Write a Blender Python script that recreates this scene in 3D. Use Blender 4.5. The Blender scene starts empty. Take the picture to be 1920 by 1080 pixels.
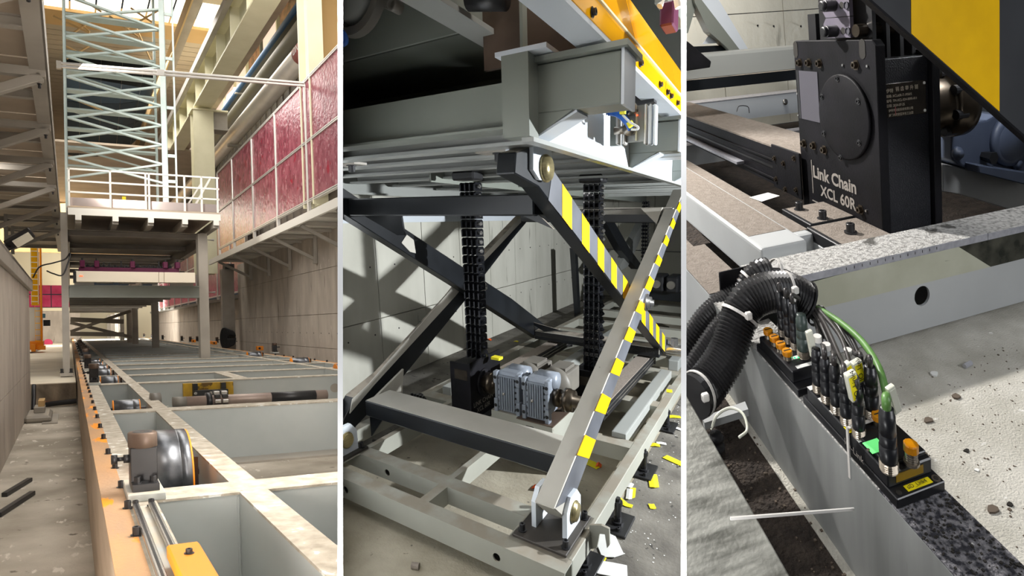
import bpy, bmesh, math, random
import numpy as np
from mathutils import Vector
random.seed(7)
sc = bpy.context.scene
# ------------------------------------------------------------------ camera, world, exposure
FPX = 1000.0
cam_d = bpy.data.cameras.new('camera'); cam = bpy.data.objects.new('camera', cam_d); sc.collection.objects.link(cam)
CAM = np.array([0., 0., 1.6])
cam.location = CAM; cam.rotation_euler = (math.pi/2, 0, 0)
cam_d.sensor_width = 36; cam_d.lens = 36*FPX/1920; cam_d.clip_start = .02; cam_d.clip_end = 300
sc.camera = cam
sc.view_settings.view_transform = 'Standard'; sc.view_settings.look = 'None'
sc.view_settings.gamma = 1; sc.view_settings.use_curve_mapping = False; sc.view_settings.exposure = 0.0
wd = bpy.data.worlds.new('world'); sc.world = wd; wd.use_nodes = True
wd.node_tree.nodes['Background'].inputs[0].default_value = (.78, .88, 1, 1)
wd.node_tree.nodes['Background'].inputs[1].default_value = .035

# ------------------------------------------------------------------ three bays, each with its own directions (side, depth, up)
def ray(px, py): return np.array([(px-960)/FPX, 1, -(py-540)/FPX])
def nz(v): return v/np.linalg.norm(v)
BAY = {1: np.array([nz(ray(4000, 565)), nz(ray(131, 615)), nz(ray(-380, -28000))]).T,
       2: np.array([-nz(ray(-500, 405)), nz(ray(1468, 405)), -nz(ray(1100, 5740))]).T,
       3: np.array([nz(ray(4575, -180)), nz(ray(911, 84)), -nz(ray(1873, 6000))]).T}
INV = {k: np.linalg.inv(m) for k, m in BAY.items()}
SCL = {1: 1.0, 2: 2.5, 3: 1.0}
LIM = {1: (None, 633), 2: (643, 1277), 3: (1287, None)}      # each bay ends at the white partition beside it
B = 1
def bay(n):
    global B; B = n
def P(px, py, ax, val):                                       # pixel -> point of the bay on the plane ax = val
    r = INV[B] @ ray(px, py); t = val/r['uvw'.index(ax)]; return r*t
def W(p): return CAM + SCL[B]*(BAY[B] @ np.asarray(p, float))

def light_source(kind, loc, target, power, color=(1, 1, 1), size=1.0, size_y=None, cone=None, blend=.3, world=False):
    l = bpy.data.lights.new('light_source', kind); l.energy = power; l.color = color
    if kind == 'AREA':
        l.size = size
        if size_y: l.shape = 'RECTANGLE'; l.size_y = size_y
    elif kind == 'SPOT': l.shadow_soft_size = size; l.spot_size = cone; l.spot_blend = blend
    else: l.shadow_soft_size = size
    o = bpy.data.objects.new(kind.lower()+'_light', l); sc.collection.objects.link(o)
    a = np.array(loc, float) if world else W(loc); b = np.array(target, float) if world else W(target)
    o.location = a; o.rotation_euler = Vector(b-a).to_track_quat('-Z', 'Y').to_euler()
    return o
bay(1)
light_source('AREA', (2.5, 9, 9.5), (2.3, 10, -1), 1350, (1, .96, .91), 7, 12)
light_source('AREA', (3.2, 26, 10.5), (2.5, 27, 0), 1500, (1, .96, .90), 7, 12)
light_source('AREA', (-1.9, .55, 2.6), (-2.3, 6, 2.0), 120, (1, .93, .86), 1.6, world=True)  # added fill, out of view left of the camera
light_source('AREA', (-2.5, 45, 8), (-1.5, 46, -1), 2000, (1, .95, .86), 8, 12)
light_source('AREA', (-1.2, .5, .9), (-2.2, 7, 3.4), 90, (1, .93, .86), .8, world=True)  # added low fill in place of bounce, aimed up at the walkway underside
light_source('AREA', (-.75, 13, 3.7), (5.4, 15.5, .2), 420, (1, .94, .87), 1.2, 8)  # added unseen source above the walkway, brightens the right wall
light_source('AREA', (2.2, 44, .8), (1.5, 60, -.2), 900, (1, .92, .82), 2)  # added to brighten the far back wall under the deck
bay(2)
light_source('SPOT', (1.6, 3.4, .05), (-1.6, 3.2, -.35), 5200, (.93, .97, 1), .12, cone=1.9, blend=.4)
light_source('AREA', (-.9, .75, .0), (-1.0, 1.0, -1.2), 60, (1, .96, .9), .9)
light_source('AREA', (-1.3, 3.1, .15), (-1.3, 3.1, -1.2), 26, (1, .97, .92), 1.0)
bay(3)
light_source('SPOT', (.05, 2.3, .9), (.72, .75, -.55), 310, (1, .97, .93), .04, cone=1.3, blend=.5)
light_source('AREA', (.0, .3, .5), (.5, .9, -.5), 1.2, (.9, .94, 1), .3)  # weak added fill for the near faces
light_source('AREA', (1.5, -.1, 2.0), (1.0, 1.0, 1.6), 9, (.95, .97, 1), .5, world=True)  # added right-front fill for the hazard arm and front beam, out of view
light_source('AREA', (1.2, 2.7, 1.2), (1.6, 4.2, .5), 30, (1, .96, .9), .8)  # separate source added for the rear wall
for px in (638, 1282):  # small sources added only to whiten the partition front edges
    x = (px-960)/FPX*.4
    for sg in (1, -1): light_source('AREA', (x, .36, 1.6+sg*.27), (x, .405, 1.6+sg*.02), .9, (1, 1, 1), .03, world=True)

bay(3)
light_source('AREA', (1.2, 1.75, .7), (1.1, 2.6, -.2), 9, (1, .97, .93), .3)  # added above the view to lift the cross tube and rear frames
light_source('AREA', (1.48, 1.1, .12), (1.5, 1.4, -.4), 2.2, (.95, .97, 1), .15)  # added source hidden behind the hazard arm, lifts the gearbox

# ------------------------------------------------------------------ materials
def s(r, g, b):
    f = lambda c: (c/255/12.92) if c/255 <= .04045 else ((c/255+.055)/1.055)**2.4
    return (f(r), f(g), f(b), 1)
MATS = {}
def mat(name, c1, c2=None, sc_=4, st=(1, 1, 1), rough=.5, metal=0., bump=0., bsc=40, lo=.35, hi=.65, spots=(), dust=None, emit=None, trans=None, coat=0, rvar=0, spec=None):
    m = bpy.data.materials.new(name); m.use_nodes = True; MATS[name] = m
    nt = m.node_tree; N = nt.nodes; L = nt.links; bs = N['Principled BSDF']
    bs.inputs['Roughness'].default_value = rough; bs.inputs['Metallic'].default_value = metal
    if spec is not None: bs.inputs['Specular IOR Level'].default_value = spec
    if coat: bs.inputs['Coat Weight'].default_value = coat
    at = N.new('ShaderNodeAttribute'); at.attribute_name = 'loc'
    def noise(scale, stretch=(1, 1, 1), detail=6):
        mp = N.new('ShaderNodeMapping'); mp.inputs['Scale'].default_value = [scale*k for k in stretch]
        L.new(at.outputs['Vector'], mp.inputs[0])
        n = N.new('ShaderNodeTexNoise'); n.inputs['Scale'].default_value = 1; n.inputs['Detail'].default_value = detail
        L.new(mp.outputs[0], n.inputs['Vector']); return n.outputs[0]
    def rng(x, a, b_):
        r = N.new('ShaderNodeMapRange'); r.inputs[1].default_value = a; r.inputs[2].default_value = b_; L.new(x, r.inputs[0]); return r.outputs[0]
    def mix(f, a, b_):
        x = N.new('ShaderNodeMix'); x.data_type = 'RGBA'; L.new(f, x.inputs[0])
        for i, v in ((6, a), (7, b_)):
            if isinstance(v, tuple): x.inputs[i].default_value = v
            else: L.new(v, x.inputs[i])
        return x.outputs[2]
    col = c1
    if c2: 
        base = noise(sc_, st); col = mix(rng(base, lo, hi), c1, c2)
        if rvar: L.new(rng(base, lo-rvar, hi+rvar), bs.inputs['Roughness'])
    for (cc, k, th, stt) in spots: col = mix(rng(noise(k, stt), th, th+.04), col, cc)
    if dust:
        cd, lo_, hi_ = dust
        g = N.new('ShaderNodeNewGeometry'); sp = N.new('ShaderNodeSeparateXYZ'); L.new(g.outputs['True Normal'], sp.inputs[0])
        up = rng(sp.outputs[2], .6, .75); nn = rng(noise(7), lo_, hi_)
        mu = N.new('ShaderNodeMath'); mu.operation = 'MULTIPLY'; L.new(up, mu.inputs[0]); L.new(nn, mu.inputs[1])
        col = mix(mu.outputs[0], col, cd)
        ro = N.new('ShaderNodeMapRange'); ro.inputs[3].default_value = rough; ro.inputs[4].default_value = .95
        L.new(mu.outputs[0], ro.inputs[0]); L.new(ro.outputs[0], bs.inputs['Roughness'])
    if isinstance(col, tuple): bs.inputs['Base Color'].default_value = col
    else: L.new(col, bs.inputs['Base Color'])
    if bump:
        bp = N.new('ShaderNodeBump'); bp.inputs['Strength'].default_value = bump; bp.inputs['Distance'].default_value = .02
        L.new(noise(bsc, st if bsc < 0 else (1, 1, 1)), bp.inputs['Height']); L.new(bp.outputs[0], bs.inputs['Normal'])
    if emit:
        bs.inputs['Emission Color'].default_value = emit[0]; bs.inputs['Emission Strength'].default_value = emit[1]
    if trans is not None: bs.inputs['Transmission Weight'].default_value = trans
    return m

# ------------------------------------------------------------------ geometry
class G:
    def __init__(s_): s_.v = []; s_.f = []
    def add(s_, vs, fs):
        n = len(s_.v); s_.v += [tuple(map(float, p)) for p in vs]; s_.f += [tuple(i+n for i in f) for f in fs]; return s_
    def box(s_, u0, u1, v0, v1, w0, w1):
        u0, u1 = min(u0, u1), max(u0, u1); v0, v1 = min(v0, v1), max(v0, v1); w0, w1 = min(w0, w1), max(w0, w1)
        return s_.add([(u0, v0, w0), (u1, v0, w0), (u1, v1, w0), (u0, v1, w0), (u0, v0, w1), (u1, v0, w1), (u1, v1, w1), (u0, v1, w1)],
                      [(3, 2, 1, 0), (4, 5, 6, 7), (0, 1, 5, 4), (1, 2, 6, 5), (2, 3, 7, 6), (3, 0, 4, 7)])
    def prism(s_, pts, vec):
        pts = [np.array(p, float) for p in pts]; n = len(pts); vec = np.array(vec, float)
        nn = sum((np.cross(pts[i]-pts[0], pts[(i+1) % n]-pts[0]) for i in range(1, n-1)), np.zeros(3))
        if nn @ vec > 0: pts = pts[::-1]
        top = [p+vec for p in pts]
        return s_.add(pts+top, [tuple(range(n)), tuple(range(2*n-1, n-1, -1))] + [(j, i, i+n, j+n) for i, j in [(k, (k+1) % n) for k in range(n)]])
    def frame(s_, d, up):
        d = nz(d); up = np.array(up, float)
        if abs(nz(up) @ d) > .98: up = np.array([1., 0, 0]) if abs(d[0]) < .9 else np.array([0, 1., 0])
        a = nz(np.cross(d, up)); b = np.cross(a, d); return a, b
    def bar(s_, p, q, wa, wb, up=(0, 0, 1)):
        p = np.array(p, float); q = np.array(q, float); a, b = s_.frame(q-p, up); a = a*wa/2; b = b*wb/2
        return s_.prism([p-a-b, p+a-b, p+a+b, p-a+b], q-p)
    def ibeam(s_, p, q, wd_, ht, t=.02, up=(0, 0, 1)):
        p = np.array(p, float); q = np.array(q, float); a, b = s_.frame(q-p, up)
        for o_, x, y in ((b*(ht/2-t/2), wd_, t), (-b*(ht/2-t/2), wd_, t), (0*b, t, ht-2*t)): s_.bar(p+o_, q+o_, x, y, b)
        return s_
    def cyl(s_, p, q, r, n=16, r2=None, cap=True):
        p = np.array(p, float); q = np.array(q, float); a, b = s_.frame(q-p, (0, 0, 1)); r2 = r if r2 is None else r2
        c = [(math.cos(2*math.pi*k/n), math.sin(2*math.pi*k/n)) for k in range(n)]
        vs = [p+(a*x+b*y)*r for x, y in c]+[q+(a*x+b*y)*r2 for x, y in c]
        fs = [(k, (k+1) % n, (k+1) % n+n, k+n) for k in range(n)]
        if cap: fs += [tuple(range(n-1, -1, -1)), tuple(range(n, 2*n))]
        return s_.add(vs, fs)
    def lathe(s_, p, d, prof, n=20, close=True):                # prof: (distance along d, radius)
        p = np.array(p, float); d = nz(d); a, b = s_.frame(d, (0, 0, 1)); vs = []; fs = []
        for h, r in prof: vs += [p+d*h+(a*math.cos(2*math.pi*k/n)+b*math.sin(2*math.pi*k/n))*r for k in range(n)]
        m = len(prof)
        for j in range(m-1): fs += [(j*n+k, j*n+(k+1) % n, (j+1)*n+(k+1) % n, (j+1)*n+k) for k in range(n)]
        if close: fs += [tuple(range(n-1, -1, -1)), tuple(range((m-1)*n, m*n))]
        return s_.add(vs, fs)
    def tube(s_, pts, r, n=8, ridge=None):
        pts = [np.array(p, float) for p in pts]; vs = []; fs = []; a = None; m = len(pts)
        for i, p in enumerate(pts):
            d = nz(pts[min(i+1, m-1)]-pts[max(i-1, 0)])
            if a is None: a, b = s_.frame(d, (0, 0, 1))
            else: a = nz(a-d*(a @ d)); b = np.cross(d, a)
            rr = r*(1-ridge*(i % 2)) if ridge else r
            vs += [p+(a*math.cos(2*math.pi*k/n)+b*math.sin(2*math.pi*k/n))*rr for k in range(n)]
        for j in range(m-1): fs += [(j*n+k, j*n+(k+1) % n, (j+1)*n+(k+1) % n, (j+1)*n+k) for k in range(n)]
        fs += [tuple(range(n-1, -1, -1)), tuple(range((m-1)*n, m*n))]
        return s_.add(vs, fs)
    def holed(s_, o, du, dv, th, c, r, n=24):                     # rectangle o + [0,1]du + [0,1]dv, thickness th, round hole at (c0,c1) metres, radius r
        o = np.array(o, float); du = np.array(du, float); dv = np.array(dv, float); th = np.array(th, float)
        Lx = np.linalg.norm(du); Ly = np.linalg.norm(dv); eu = du/Lx; ev = dv/Ly
        ang = sorted([2*math.pi*k/n for k in range(n)])
        def edge(t):
            x, y = math.cos(t), math.sin(t); k = min([((Lx-c[0])/x if x > 0 else -c[0]/x) if abs(x) > 1e-9 else 1e9, ((Ly-c[1])/y if y > 0 else -c[1]/y) if abs(y) > 1e-9 else 1e9])
            return c[0]+x*k, c[1]+y*k
        cs = [math.atan2(y-c[1], x-c[0]) % (2*math.pi) for x, y in ((0, 0), (Lx, 0), (Lx, Ly), (0, Ly))]
        ang = sorted(set([round(t, 6) for t in ang+cs])); n = len(ang)
        out = [edge(t) for t in ang]; inn = [(c[0]+r*math.cos(t), c[1]+r*math.sin(t)) for t in ang]
        q = lambda xy, z: o+eu*xy[0]+ev*xy[1]+th*z
        vs = [q(x, 0) for x in out]+[q(x, 0) for x in inn]+[q(x, 1) for x in out]+[q(x, 1) for x in inn]; fs = []
        for k in range(n):
            j = (k+1) % n
            fs += [(k, n+k, n+j, j), (2*n+k, 2*n+j, 3*n+j, 3*n+k), (n+k, 3*n+k, 3*n+j, n+j), (k, j, 2*n+j, 2*n+k)]
        if np.cross(du, dv) @ th < 0: fs = [f[::-1] for f in fs]
        return s_.add(vs, fs)

def spline(pts, k=10):
    pts = [np.array(p, float) for p in pts]; q = [2*pts[0]-pts[1]]+pts+[2*pts[-1]-pts[-2]]; out = []
    for i in range(1, len(q)-2):
        for j in range(k):
            t = j/k; a, b, c, d = q[i-1], q[i], q[i+1], q[i+2]
            out.append(.5*(2*b+(c-a)*t+(2*a-5*b+4*c-d)*t*t+(3*b-a-3*c+d)*t**3))
    out.append(pts[-1]); return out

WORLD = {}
def clip_mesh(bm, lo, hi):
    for px, sgn in ((lo, 1), (hi, -1)):
        if px is None: continue
        no = Vector((sgn, -sgn*(px-960)/FPX, 0)).normalized(); co = Vector(CAM)
        d = [(v.co-co).dot(no) for v in bm.verts]
        if not d or min(d) >= -1e-6: continue
        if max(d) <= 0: bm.clear(); return
        r = bmesh.ops.bisect_plane(bm, geom=bm.verts[:]+bm.edges[:]+bm.faces[:], dist=1e-6, plane_co=co, plane_no=no, clear_inner=True)
        es = [e for e in r['geom_cut'] if isinstance(e, bmesh.types.BMEdge)]
        if es:
            try: bmesh.ops.holes_fill(bm, edges=es, sides=0)
            except Exception: pass

def obj(name, g, m, parent=None, bevel=0, smooth=False, kind=None, label=None, cat=None, group=None, seg=1):
    me = bpy.data.meshes.new(name); bm = bmesh.new(); vs = [bm.verts.new(p) for p in g.v]
    for f in g.f:
        try: bm.faces.new([vs[i] for i in f])
        except ValueError: pass
    if bevel:
        bm.normal_update()
        es = [e for e in bm.edges if len(e.link_faces) == 2 and e.calc_face_angle(0) > .5]
        bmesh.ops.bevel(bm, geom=es, offset=bevel, segments=seg, affect='EDGES', profile=.6, clamp_overlap=True)
    lay = bm.verts.layers.float_vector.new('loc')
    for v in bm.verts:
        v[lay] = v.co.copy(); v.co = Vector(W(v.co))
    clip_mesh(bm, *LIM[B])
    if not bm.verts: bm.free(); return None
    bm.verts.ensure_lookup_table(); co = np.array([v.co[:] for v in bm.verts])
    org = Vector(((co[:, 0].min()+co[:, 0].max())/2, (co[:, 1].min()+co[:, 1].max())/2, co[:, 2].min()))
    for v in bm.verts: v.co -= org
    if smooth:
        for f in bm.faces: f.smooth = True
        for e in bm.edges:
            if len(e.link_faces) == 2 and e.calc_face_angle(0) > .7: e.smooth = False
    bm.normal_update(); bm.to_mesh(me); bm.free(); me.materials.append(m)
    o = bpy.data.objects.new(name, me); sc.collection.objects.link(o); place(o, org, parent)
    if kind: o['kind'] = kind
    if label: o['label'] = label
    if cat: o['category'] = cat
    if group: o['group'] = group
    return o
def place(o, org, parent):
    WORLD[o.name] = Vector(org)
    if parent is not None: o.parent = parent; o.location = Vector(org)-WORLD[parent.name]
    else: o.location = org
ROOTS = []
def T(name, label=None, cat=None, group=None, kind=None):
    o = bpy.data.objects.new(name, None); sc.collection.objects.link(o); WORLD[o.name] = Vector((0, 0, 0)); ROOTS.append(o)
    if label: o['label'] = label
    if cat: o['category'] = cat
    if group: o['group'] = group
    if kind: o['kind'] = kind
    return o
CACHE = {}
def inst(name, key, make, m, p, parent, **kw):                 # a repeated small part: one mesh shared by all copies
    key = (key, B, m.name)
    if key not in CACHE:
        lim = LIM[B]; LIM[B] = (None, None); g = G(); make(g); o = obj(name, g, m, None, **kw); LIM[B] = lim
        CACHE[key] = (o.data, WORLD[o.name]-Vector(CAM)); bpy.data.objects.remove(o)
    me, off = CACHE[key]
    x = W(p); lo, hi = LIM[B]; px = 960+FPX*(x[0]-CAM[0])/(x[1]-CAM[1])
    if (lo and px < lo+1) or (hi and px > hi-1): return None
    o = bpy.data.objects.new(name, me); sc.collection.objects.link(o); place(o, Vector(x)+off, parent); return o
def bolt(parent, p, r, h, m, d=(0, 0, 1), name='bolt', n=10):   # socket-head cap screw
    d = nz(d)
    def mk(g):
        g.lathe((0, 0, 0), d, [(0, r*1.5), (h*.12, r*1.5), (h*.13, r), (h*.95, r), (h, r*.9), (h, r*.5), (h*.6, r*.45)], n)
    return inst(name, ('bolt', r, h, tuple(np.round(d, 2))), mk, m, p, parent)
def text(name, body, o, du, dv, size, m, parent, lift=0, font_n=None, bold=0):
    cu = bpy.data.curves.new('t', 'FONT'); cu.body = body; cu.size = 1; cu.offset = bold; cu.resolution_u = 3
    ob = bpy.data.objects.new('t', cu); sc.collection.objects.link(ob)
    me = bpy.data.meshes.new_from_object(ob.evaluated_get(bpy.context.evaluated_depsgraph_get()))
    du = np.array(du, float)*size; dv = np.array(dv, float)*size; n = nz(np.cross(du, dv)); o = np.array(o, float)+n*lift
    g = G(); g.add([o+du*v.co.x+dv*v.co.y for v in me.vertices], [tuple(p.vertices) for p in me.polygons])
    bpy.data.objects.remove(ob); bpy.data.curves.remove(cu); bpy.data.meshes.remove(me)
    return obj(name, g, m, parent)
def finish():
    for r in ROOTS:
        ch = list(r.children)
        if not ch: bpy.data.objects.remove(r); continue
        lo = Vector((1e9,)*3); hi = Vector((-1e9,)*3)
        def walk(o, base):
            nonlocal lo, hi
            w = base+o.location
            if o.type == 'MESH':
                for v in o.bound_box:
                    p = w+Vector(v); lo = Vector(map(min, lo, p)); hi = Vector(map(max, hi, p))
            for k in o.children: walk(k, w)
        for c in ch: walk(c, Vector((0, 0, 0)))
        org = Vector(((lo.x+hi.x)/2, (lo.y+hi.y)/2, lo.z)); r.location = org
        for c in ch: c.location = c.location-org
# ------------------------------------------------------------------ the materials
DUST = s(176, 165, 148)
m_white = mat('white_partition_paint', s(250, 250, 250), rough=.9)
m_conc = mat('board_formed_concrete', s(172, 163, 152), s(196, 187, 175), 2.2, (1, 1, .35), .85, bump=.25, bsc=30, spots=[(s(138, 128, 118), 5, .66, (1, 1, .12)), (s(206, 198, 188), 9, .66, (1, 1, .3)), (s(104, 98, 92), 22, .75, (1, 1, 1))])
m_conc_dk = mat('stained_concrete', s(96, 84, 70), s(150, 134, 112), 3, (1, 1, .5), .9, bump=.3, bsc=30)
m_floor1 = mat('pit_floor_concrete', s(152, 144, 130), s(196, 188, 174), 1.6, (1, 1, 1), .9, bump=.5, bsc=22, spots=[(s(116, 108, 96), 6, .66, (1, 1, 1)), (s(214, 207, 195), 11, .64, (1, .4, 1))])
m_floor_up = mat('upper_floor_concrete', s(205, 196, 176), s(228, 220, 200), 1, rough=.6, bump=.1)
m_fr = mat('grey_frame_paint', s(168, 174, 173), s(178, 183, 181), 2, rough=.42, dust=(s(190, 180, 162), .25, .6), spots=[(s(150, 146, 132), 16, .74, (1, 1, 1))])
m_fr_top = mat('dusty_frame_top', s(150, 143, 128), s(182, 174, 160), 14, rough=.9, lo=.3, hi=.6, bump=.2, bsc=60, spots=[(s(216, 218, 212), 14, .62, (1, 1, 1)), (s(120, 112, 98), 19, .72, (1, 1, 1))])
m_orange_dust = mat('orange_dusted_rail', s(158, 132, 108), s(194, 150, 104), 4, (1, .35, 1), .85, lo=.3, hi=.62, bump=.25, bsc=60, spots=[(s(240, 150, 30), 3, .57, (2.5, .6, 1)), (s(150, 126, 100), 12, .70, (1, 1, 1))])
m_rail_side = mat('rail_side_brown', s(150, 132, 112), s(180, 162, 142), 3, (1, .3, 1.2), .8, spots=[(s(230, 150, 60), 4, .72, (1, .4, 2))])
m_cream = mat('cream_steel', s(224, 219, 186), s(232, 227, 196), 2, rough=.5)
m_cream_w = mat('white_steel', s(222, 220, 212), rough=.45)
m_grey = mat('grey_steel', s(150, 144, 134), s(164, 158, 148), 2, rough=.45)
m_brown_u = mat('walkway_underside_panel', s(166, 152, 134), s(182, 168, 150), 1.5, rough=.6)
m_dark_gd = mat('grey_brown_deck_steel', s(132, 124, 114), s(148, 140, 130), 2, rough=.4)
m_galv = mat('pale_blue_galvanised', s(196, 214, 210), s(212, 226, 222), 3, rough=.4, metal=.25)
m_alu = mat('brushed_aluminium', s(206, 202, 196), rough=.35, metal=.6)
m_red = mat('red_film_panel', s(118, 44, 60), s(150, 80, 92), 6, (1, 1, .6), .22, lo=.35, hi=.6, bump=.5, bsc=12, spots=[(s(174, 122, 128), 11, .60, (1, 1, .5)), (s(148, 24, 50), 3, .64, (1, 1, 1))])
m_redfar = mat('crimson_panel', s(160, 40, 76), s(176, 62, 94), 2, rough=.4)
m_creamwall = mat('cream_wall', s(236, 228, 200), rough=.7)
m_tan = mat('tan_wall', s(214, 178, 122), s(222, 188, 134), .6, rough=.7)
m_roof = mat('beige_roof_sheet', s(196, 184, 162), s(206, 194, 172), .5, rough=.7)
m_sky = mat('skylight_sheet', s(255, 240, 215), emit=((1, .88, .68, 1), 2.2))
m_win = mat('daylit_window', s(230, 205, 190), emit=((.95, .78, .70, 1), .55), rough=.2)
m_windk = mat('dark_window', s(90, 80, 84), s(160, 120, 104), 3, rough=.15)
m_pipe_w = mat('white_pipe_jacket', s(214, 208, 198), s(224, 218, 210), 2, rough=.3, metal=.3)
m_pipe_d = mat('dark_pipe', s(110, 108, 96), rough=.5)
m_pipe_b = mat('blue_pipe', s(40, 88, 132), rough=.5)
m_redband = mat('red_pipe_band', s(168, 84, 84), rough=.5)
m_teal = mat('dark_teal_hull', s(18, 28, 34), s(24, 36, 42), 1, rough=.5)
m_tealp = mat('teal_blue_edge', s(66, 110, 128), rough=.5)
m_black = mat('black_oxide_steel', s(26, 26, 28), s(36, 36, 38), 5, rough=.42)
m_blk_br = mat('brown_steel_cap', s(92, 76, 66), s(104, 88, 76), 8, rough=.45, metal=.4)
m_roller = mat('worn_roller_steel', s(70, 72, 76), s(120, 122, 126), 9, (1, 1, 1), .32, metal=.8, lo=.3, hi=.7)
m_orange = mat('orange_paint', s(232, 138, 28), rough=.45)
m_yellow = mat('yellow_paint', s(242, 180, 16), rough=.4)
m_magenta = mat('magenta_machine_paint', s(84, 20, 56), rough=.5)
m_ivory = mat('ivory_beam', s(232, 222, 202), rough=.5)
m_ochre = mat('ochre_primed_plate', s(150, 116, 22), s(188, 150, 30), 8, rough=.5, spots=[(s(96, 70, 18), 6, .6, (1, 1, 1))])
m_rust = mat('dark_shaft_steel', s(128, 112, 104), s(150, 134, 124), 5, rough=.45, metal=.3)
m_lampg = mat('floodlight_glass', s(232, 226, 208), rough=.15)
m_mirror = mat('stainless_plate', s(206, 190, 184), s(216, 204, 200), 1.2, rough=.25, metal=.7)
m_cable = mat('black_cable', s(20, 20, 22), rough=.5)
m_wood = mat('pale_wood', s(196, 162, 112), rough=.7)
m_terra = mat('terracotta', s(196, 110, 60), rough=.7)
# lift bay
m_p2 = mat('light_grey_platform_paint', s(150, 152, 148), s(158, 160, 156), 2, rough=.36)
m_p2dk = mat('grey_green_platform_steel', s(120, 124, 116), s(128, 132, 124), 2, rough=.42)
m_p2w = mat('white_grey_side_steel', s(206, 212, 218), s(212, 218, 224), 2, rough=.3)
m_f2 = mat('grey_base_frame_paint', s(150, 150, 140), s(160, 160, 150), 3, rough=.5, dust=(s(140, 132, 118), .3, .6), spots=[(s(128, 122, 108), 16, .72, (1, 1, 1))])
m_arm = mat('black_arm_paint', s(18, 20, 23), s(28, 31, 35), 4, rough=.35, dust=(s(168, 158, 144), .3, .55))
m_armface = mat('dark_grey_arm_face', s(84, 86, 92), s(104, 106, 112), 5, rough=.4)
m_armgrey = mat('dusty_grey_arm_top', s(172, 168, 158), s(184, 180, 170), 4, rough=.6, spots=[(s(126, 118, 108), 14, .72, (1, 1, 1))])
m_stripe = mat('hazard_yellow_tape', s(250, 196, 12), rough=.35)
m_gloss_y = mat('glossy_yellow_panel', s(246, 168, 4), s(250, 178, 8), 1, rough=.15, coat=.3)
m_wall2 = mat('pale_formed_concrete', s(186, 184, 172), s(206, 204, 192), 3, (1, 1, .3), .85, bump=.2, bsc=20, spots=[(s(150, 148, 138), 7, .66, (1, 1, .15)), (s(120, 118, 108), 30, .76, (1, 1, 1))])
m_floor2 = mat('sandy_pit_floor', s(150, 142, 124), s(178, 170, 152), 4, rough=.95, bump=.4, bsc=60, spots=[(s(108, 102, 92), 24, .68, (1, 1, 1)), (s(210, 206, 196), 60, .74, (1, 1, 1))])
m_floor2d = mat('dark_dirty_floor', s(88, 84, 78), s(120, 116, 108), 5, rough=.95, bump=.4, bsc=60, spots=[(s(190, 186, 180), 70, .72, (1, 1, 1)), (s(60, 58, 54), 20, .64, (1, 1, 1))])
m_chain = mat('oiled_chain_steel', s(24, 25, 28), s(34, 35, 40), 8, rough=.3, metal=.5)
m_silver = mat('bare_steel', s(190, 188, 184), rough=.25, metal=.9)
m_brass = mat('brass_pin', s(200, 186, 140), s(176, 162, 120), 40, (1, 1, 6), .3, metal=.8)
m_motor = mat('silver_gearbox', s(132, 139, 150), s(146, 153, 163), 6, rough=.42, metal=.25)
m_motord = mat('grey_motor', s(96, 92, 86), s(110, 106, 98), 6, rough=.5)
m_blue = mat('blue_hose', s(40, 100, 190), rough=.4)
m_tag = mat('yellow_tag', s(238, 224, 40), rough=.6)
m_tago = mat('orange_tag', s(240, 96, 30), rough=.6)
m_paper = mat('white_paper', s(226, 226, 222), rough=.8)
# link chain bay
m_a3 = mat('dusty_aluminium_beam', s(176, 178, 178), s(188, 190, 190), 3, rough=.5)
m_a3top = mat('speckled_dust_top', s(150, 148, 144), s(196, 194, 190), 90, rough=.95, lo=.4, hi=.55, bump=.5, bsc=220, spots=[(s(90, 88, 84), 12, .62, (1, 1, 1))])
m_a3gr = mat('scuffed_gritty_dust', s(48, 48, 56), s(140, 138, 142), 130, rough=.95, lo=.42, hi=.6, bump=.8, bsc=220, spots=[(s(220, 218, 214), 100, .72, (1, 1, 1)), (s(180, 178, 176), 9, .66, (1, 1, 1))])
m_a3tape = mat('yellowed_masking_strip', s(176, 176, 156), s(192, 192, 174), 9, rough=.5, spots=[(s(130, 130, 112), 30, .7, (.3, 1, 1))])
m_a3mirror = mat('dark_reflective_strip', s(60, 62, 54), s(110, 108, 96), 22, rough=.12, metal=.5)
m_side3 = mat('streaked_grey_face', s(132, 134, 132), s(164, 166, 164), 14, (1, 1, .12), .6, spots=[(s(104, 102, 94), 40, .64, (1, 1, .05)), (s(190, 192, 190), 20, .68, (1, 1, .1))])
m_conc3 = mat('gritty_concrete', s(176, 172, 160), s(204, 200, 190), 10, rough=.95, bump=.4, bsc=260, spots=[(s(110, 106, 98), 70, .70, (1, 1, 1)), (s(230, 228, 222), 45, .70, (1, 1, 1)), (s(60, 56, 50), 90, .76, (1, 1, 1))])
m_dkfloor3 = mat('dark_pit_floor', s(44, 36, 30), s(66, 56, 48), 30, rough=.95, bump=.8, bsc=120, spots=[(s(120, 110, 100), 110, .76, (1, 1, 1))])
m_plate3 = mat('brushed_scuffed_plate', s(78, 78, 72), s(138, 138, 131), 60, (.25, 1, 1), .5, metal=.3, lo=.35, hi=.62, bump=.1, bsc=150)
m_box3 = mat('black_housing_paint', s(20, 20, 22), s(27, 26, 30), 12, rough=.55, spec=.15, bump=.06, bsc=150, spots=[(s(76, 76, 82), 60, .74, (1, 1, 1))])
m_box3r = mat('orange_peel_black_paint', s(26, 27, 32), s(34, 34, 39), 12, rough=.4, bump=.25, bsc=260)
m_letter = mat('grey_lettering', s(150, 144, 137), rough=.6)
m_nplate = mat('etched_nameplate', s(66, 60, 54), s(84, 76, 66), 20, rough=.25, metal=.6)
m_glass3 = mat('grey_sight_window', s(78, 76, 84), rough=.5)
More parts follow.
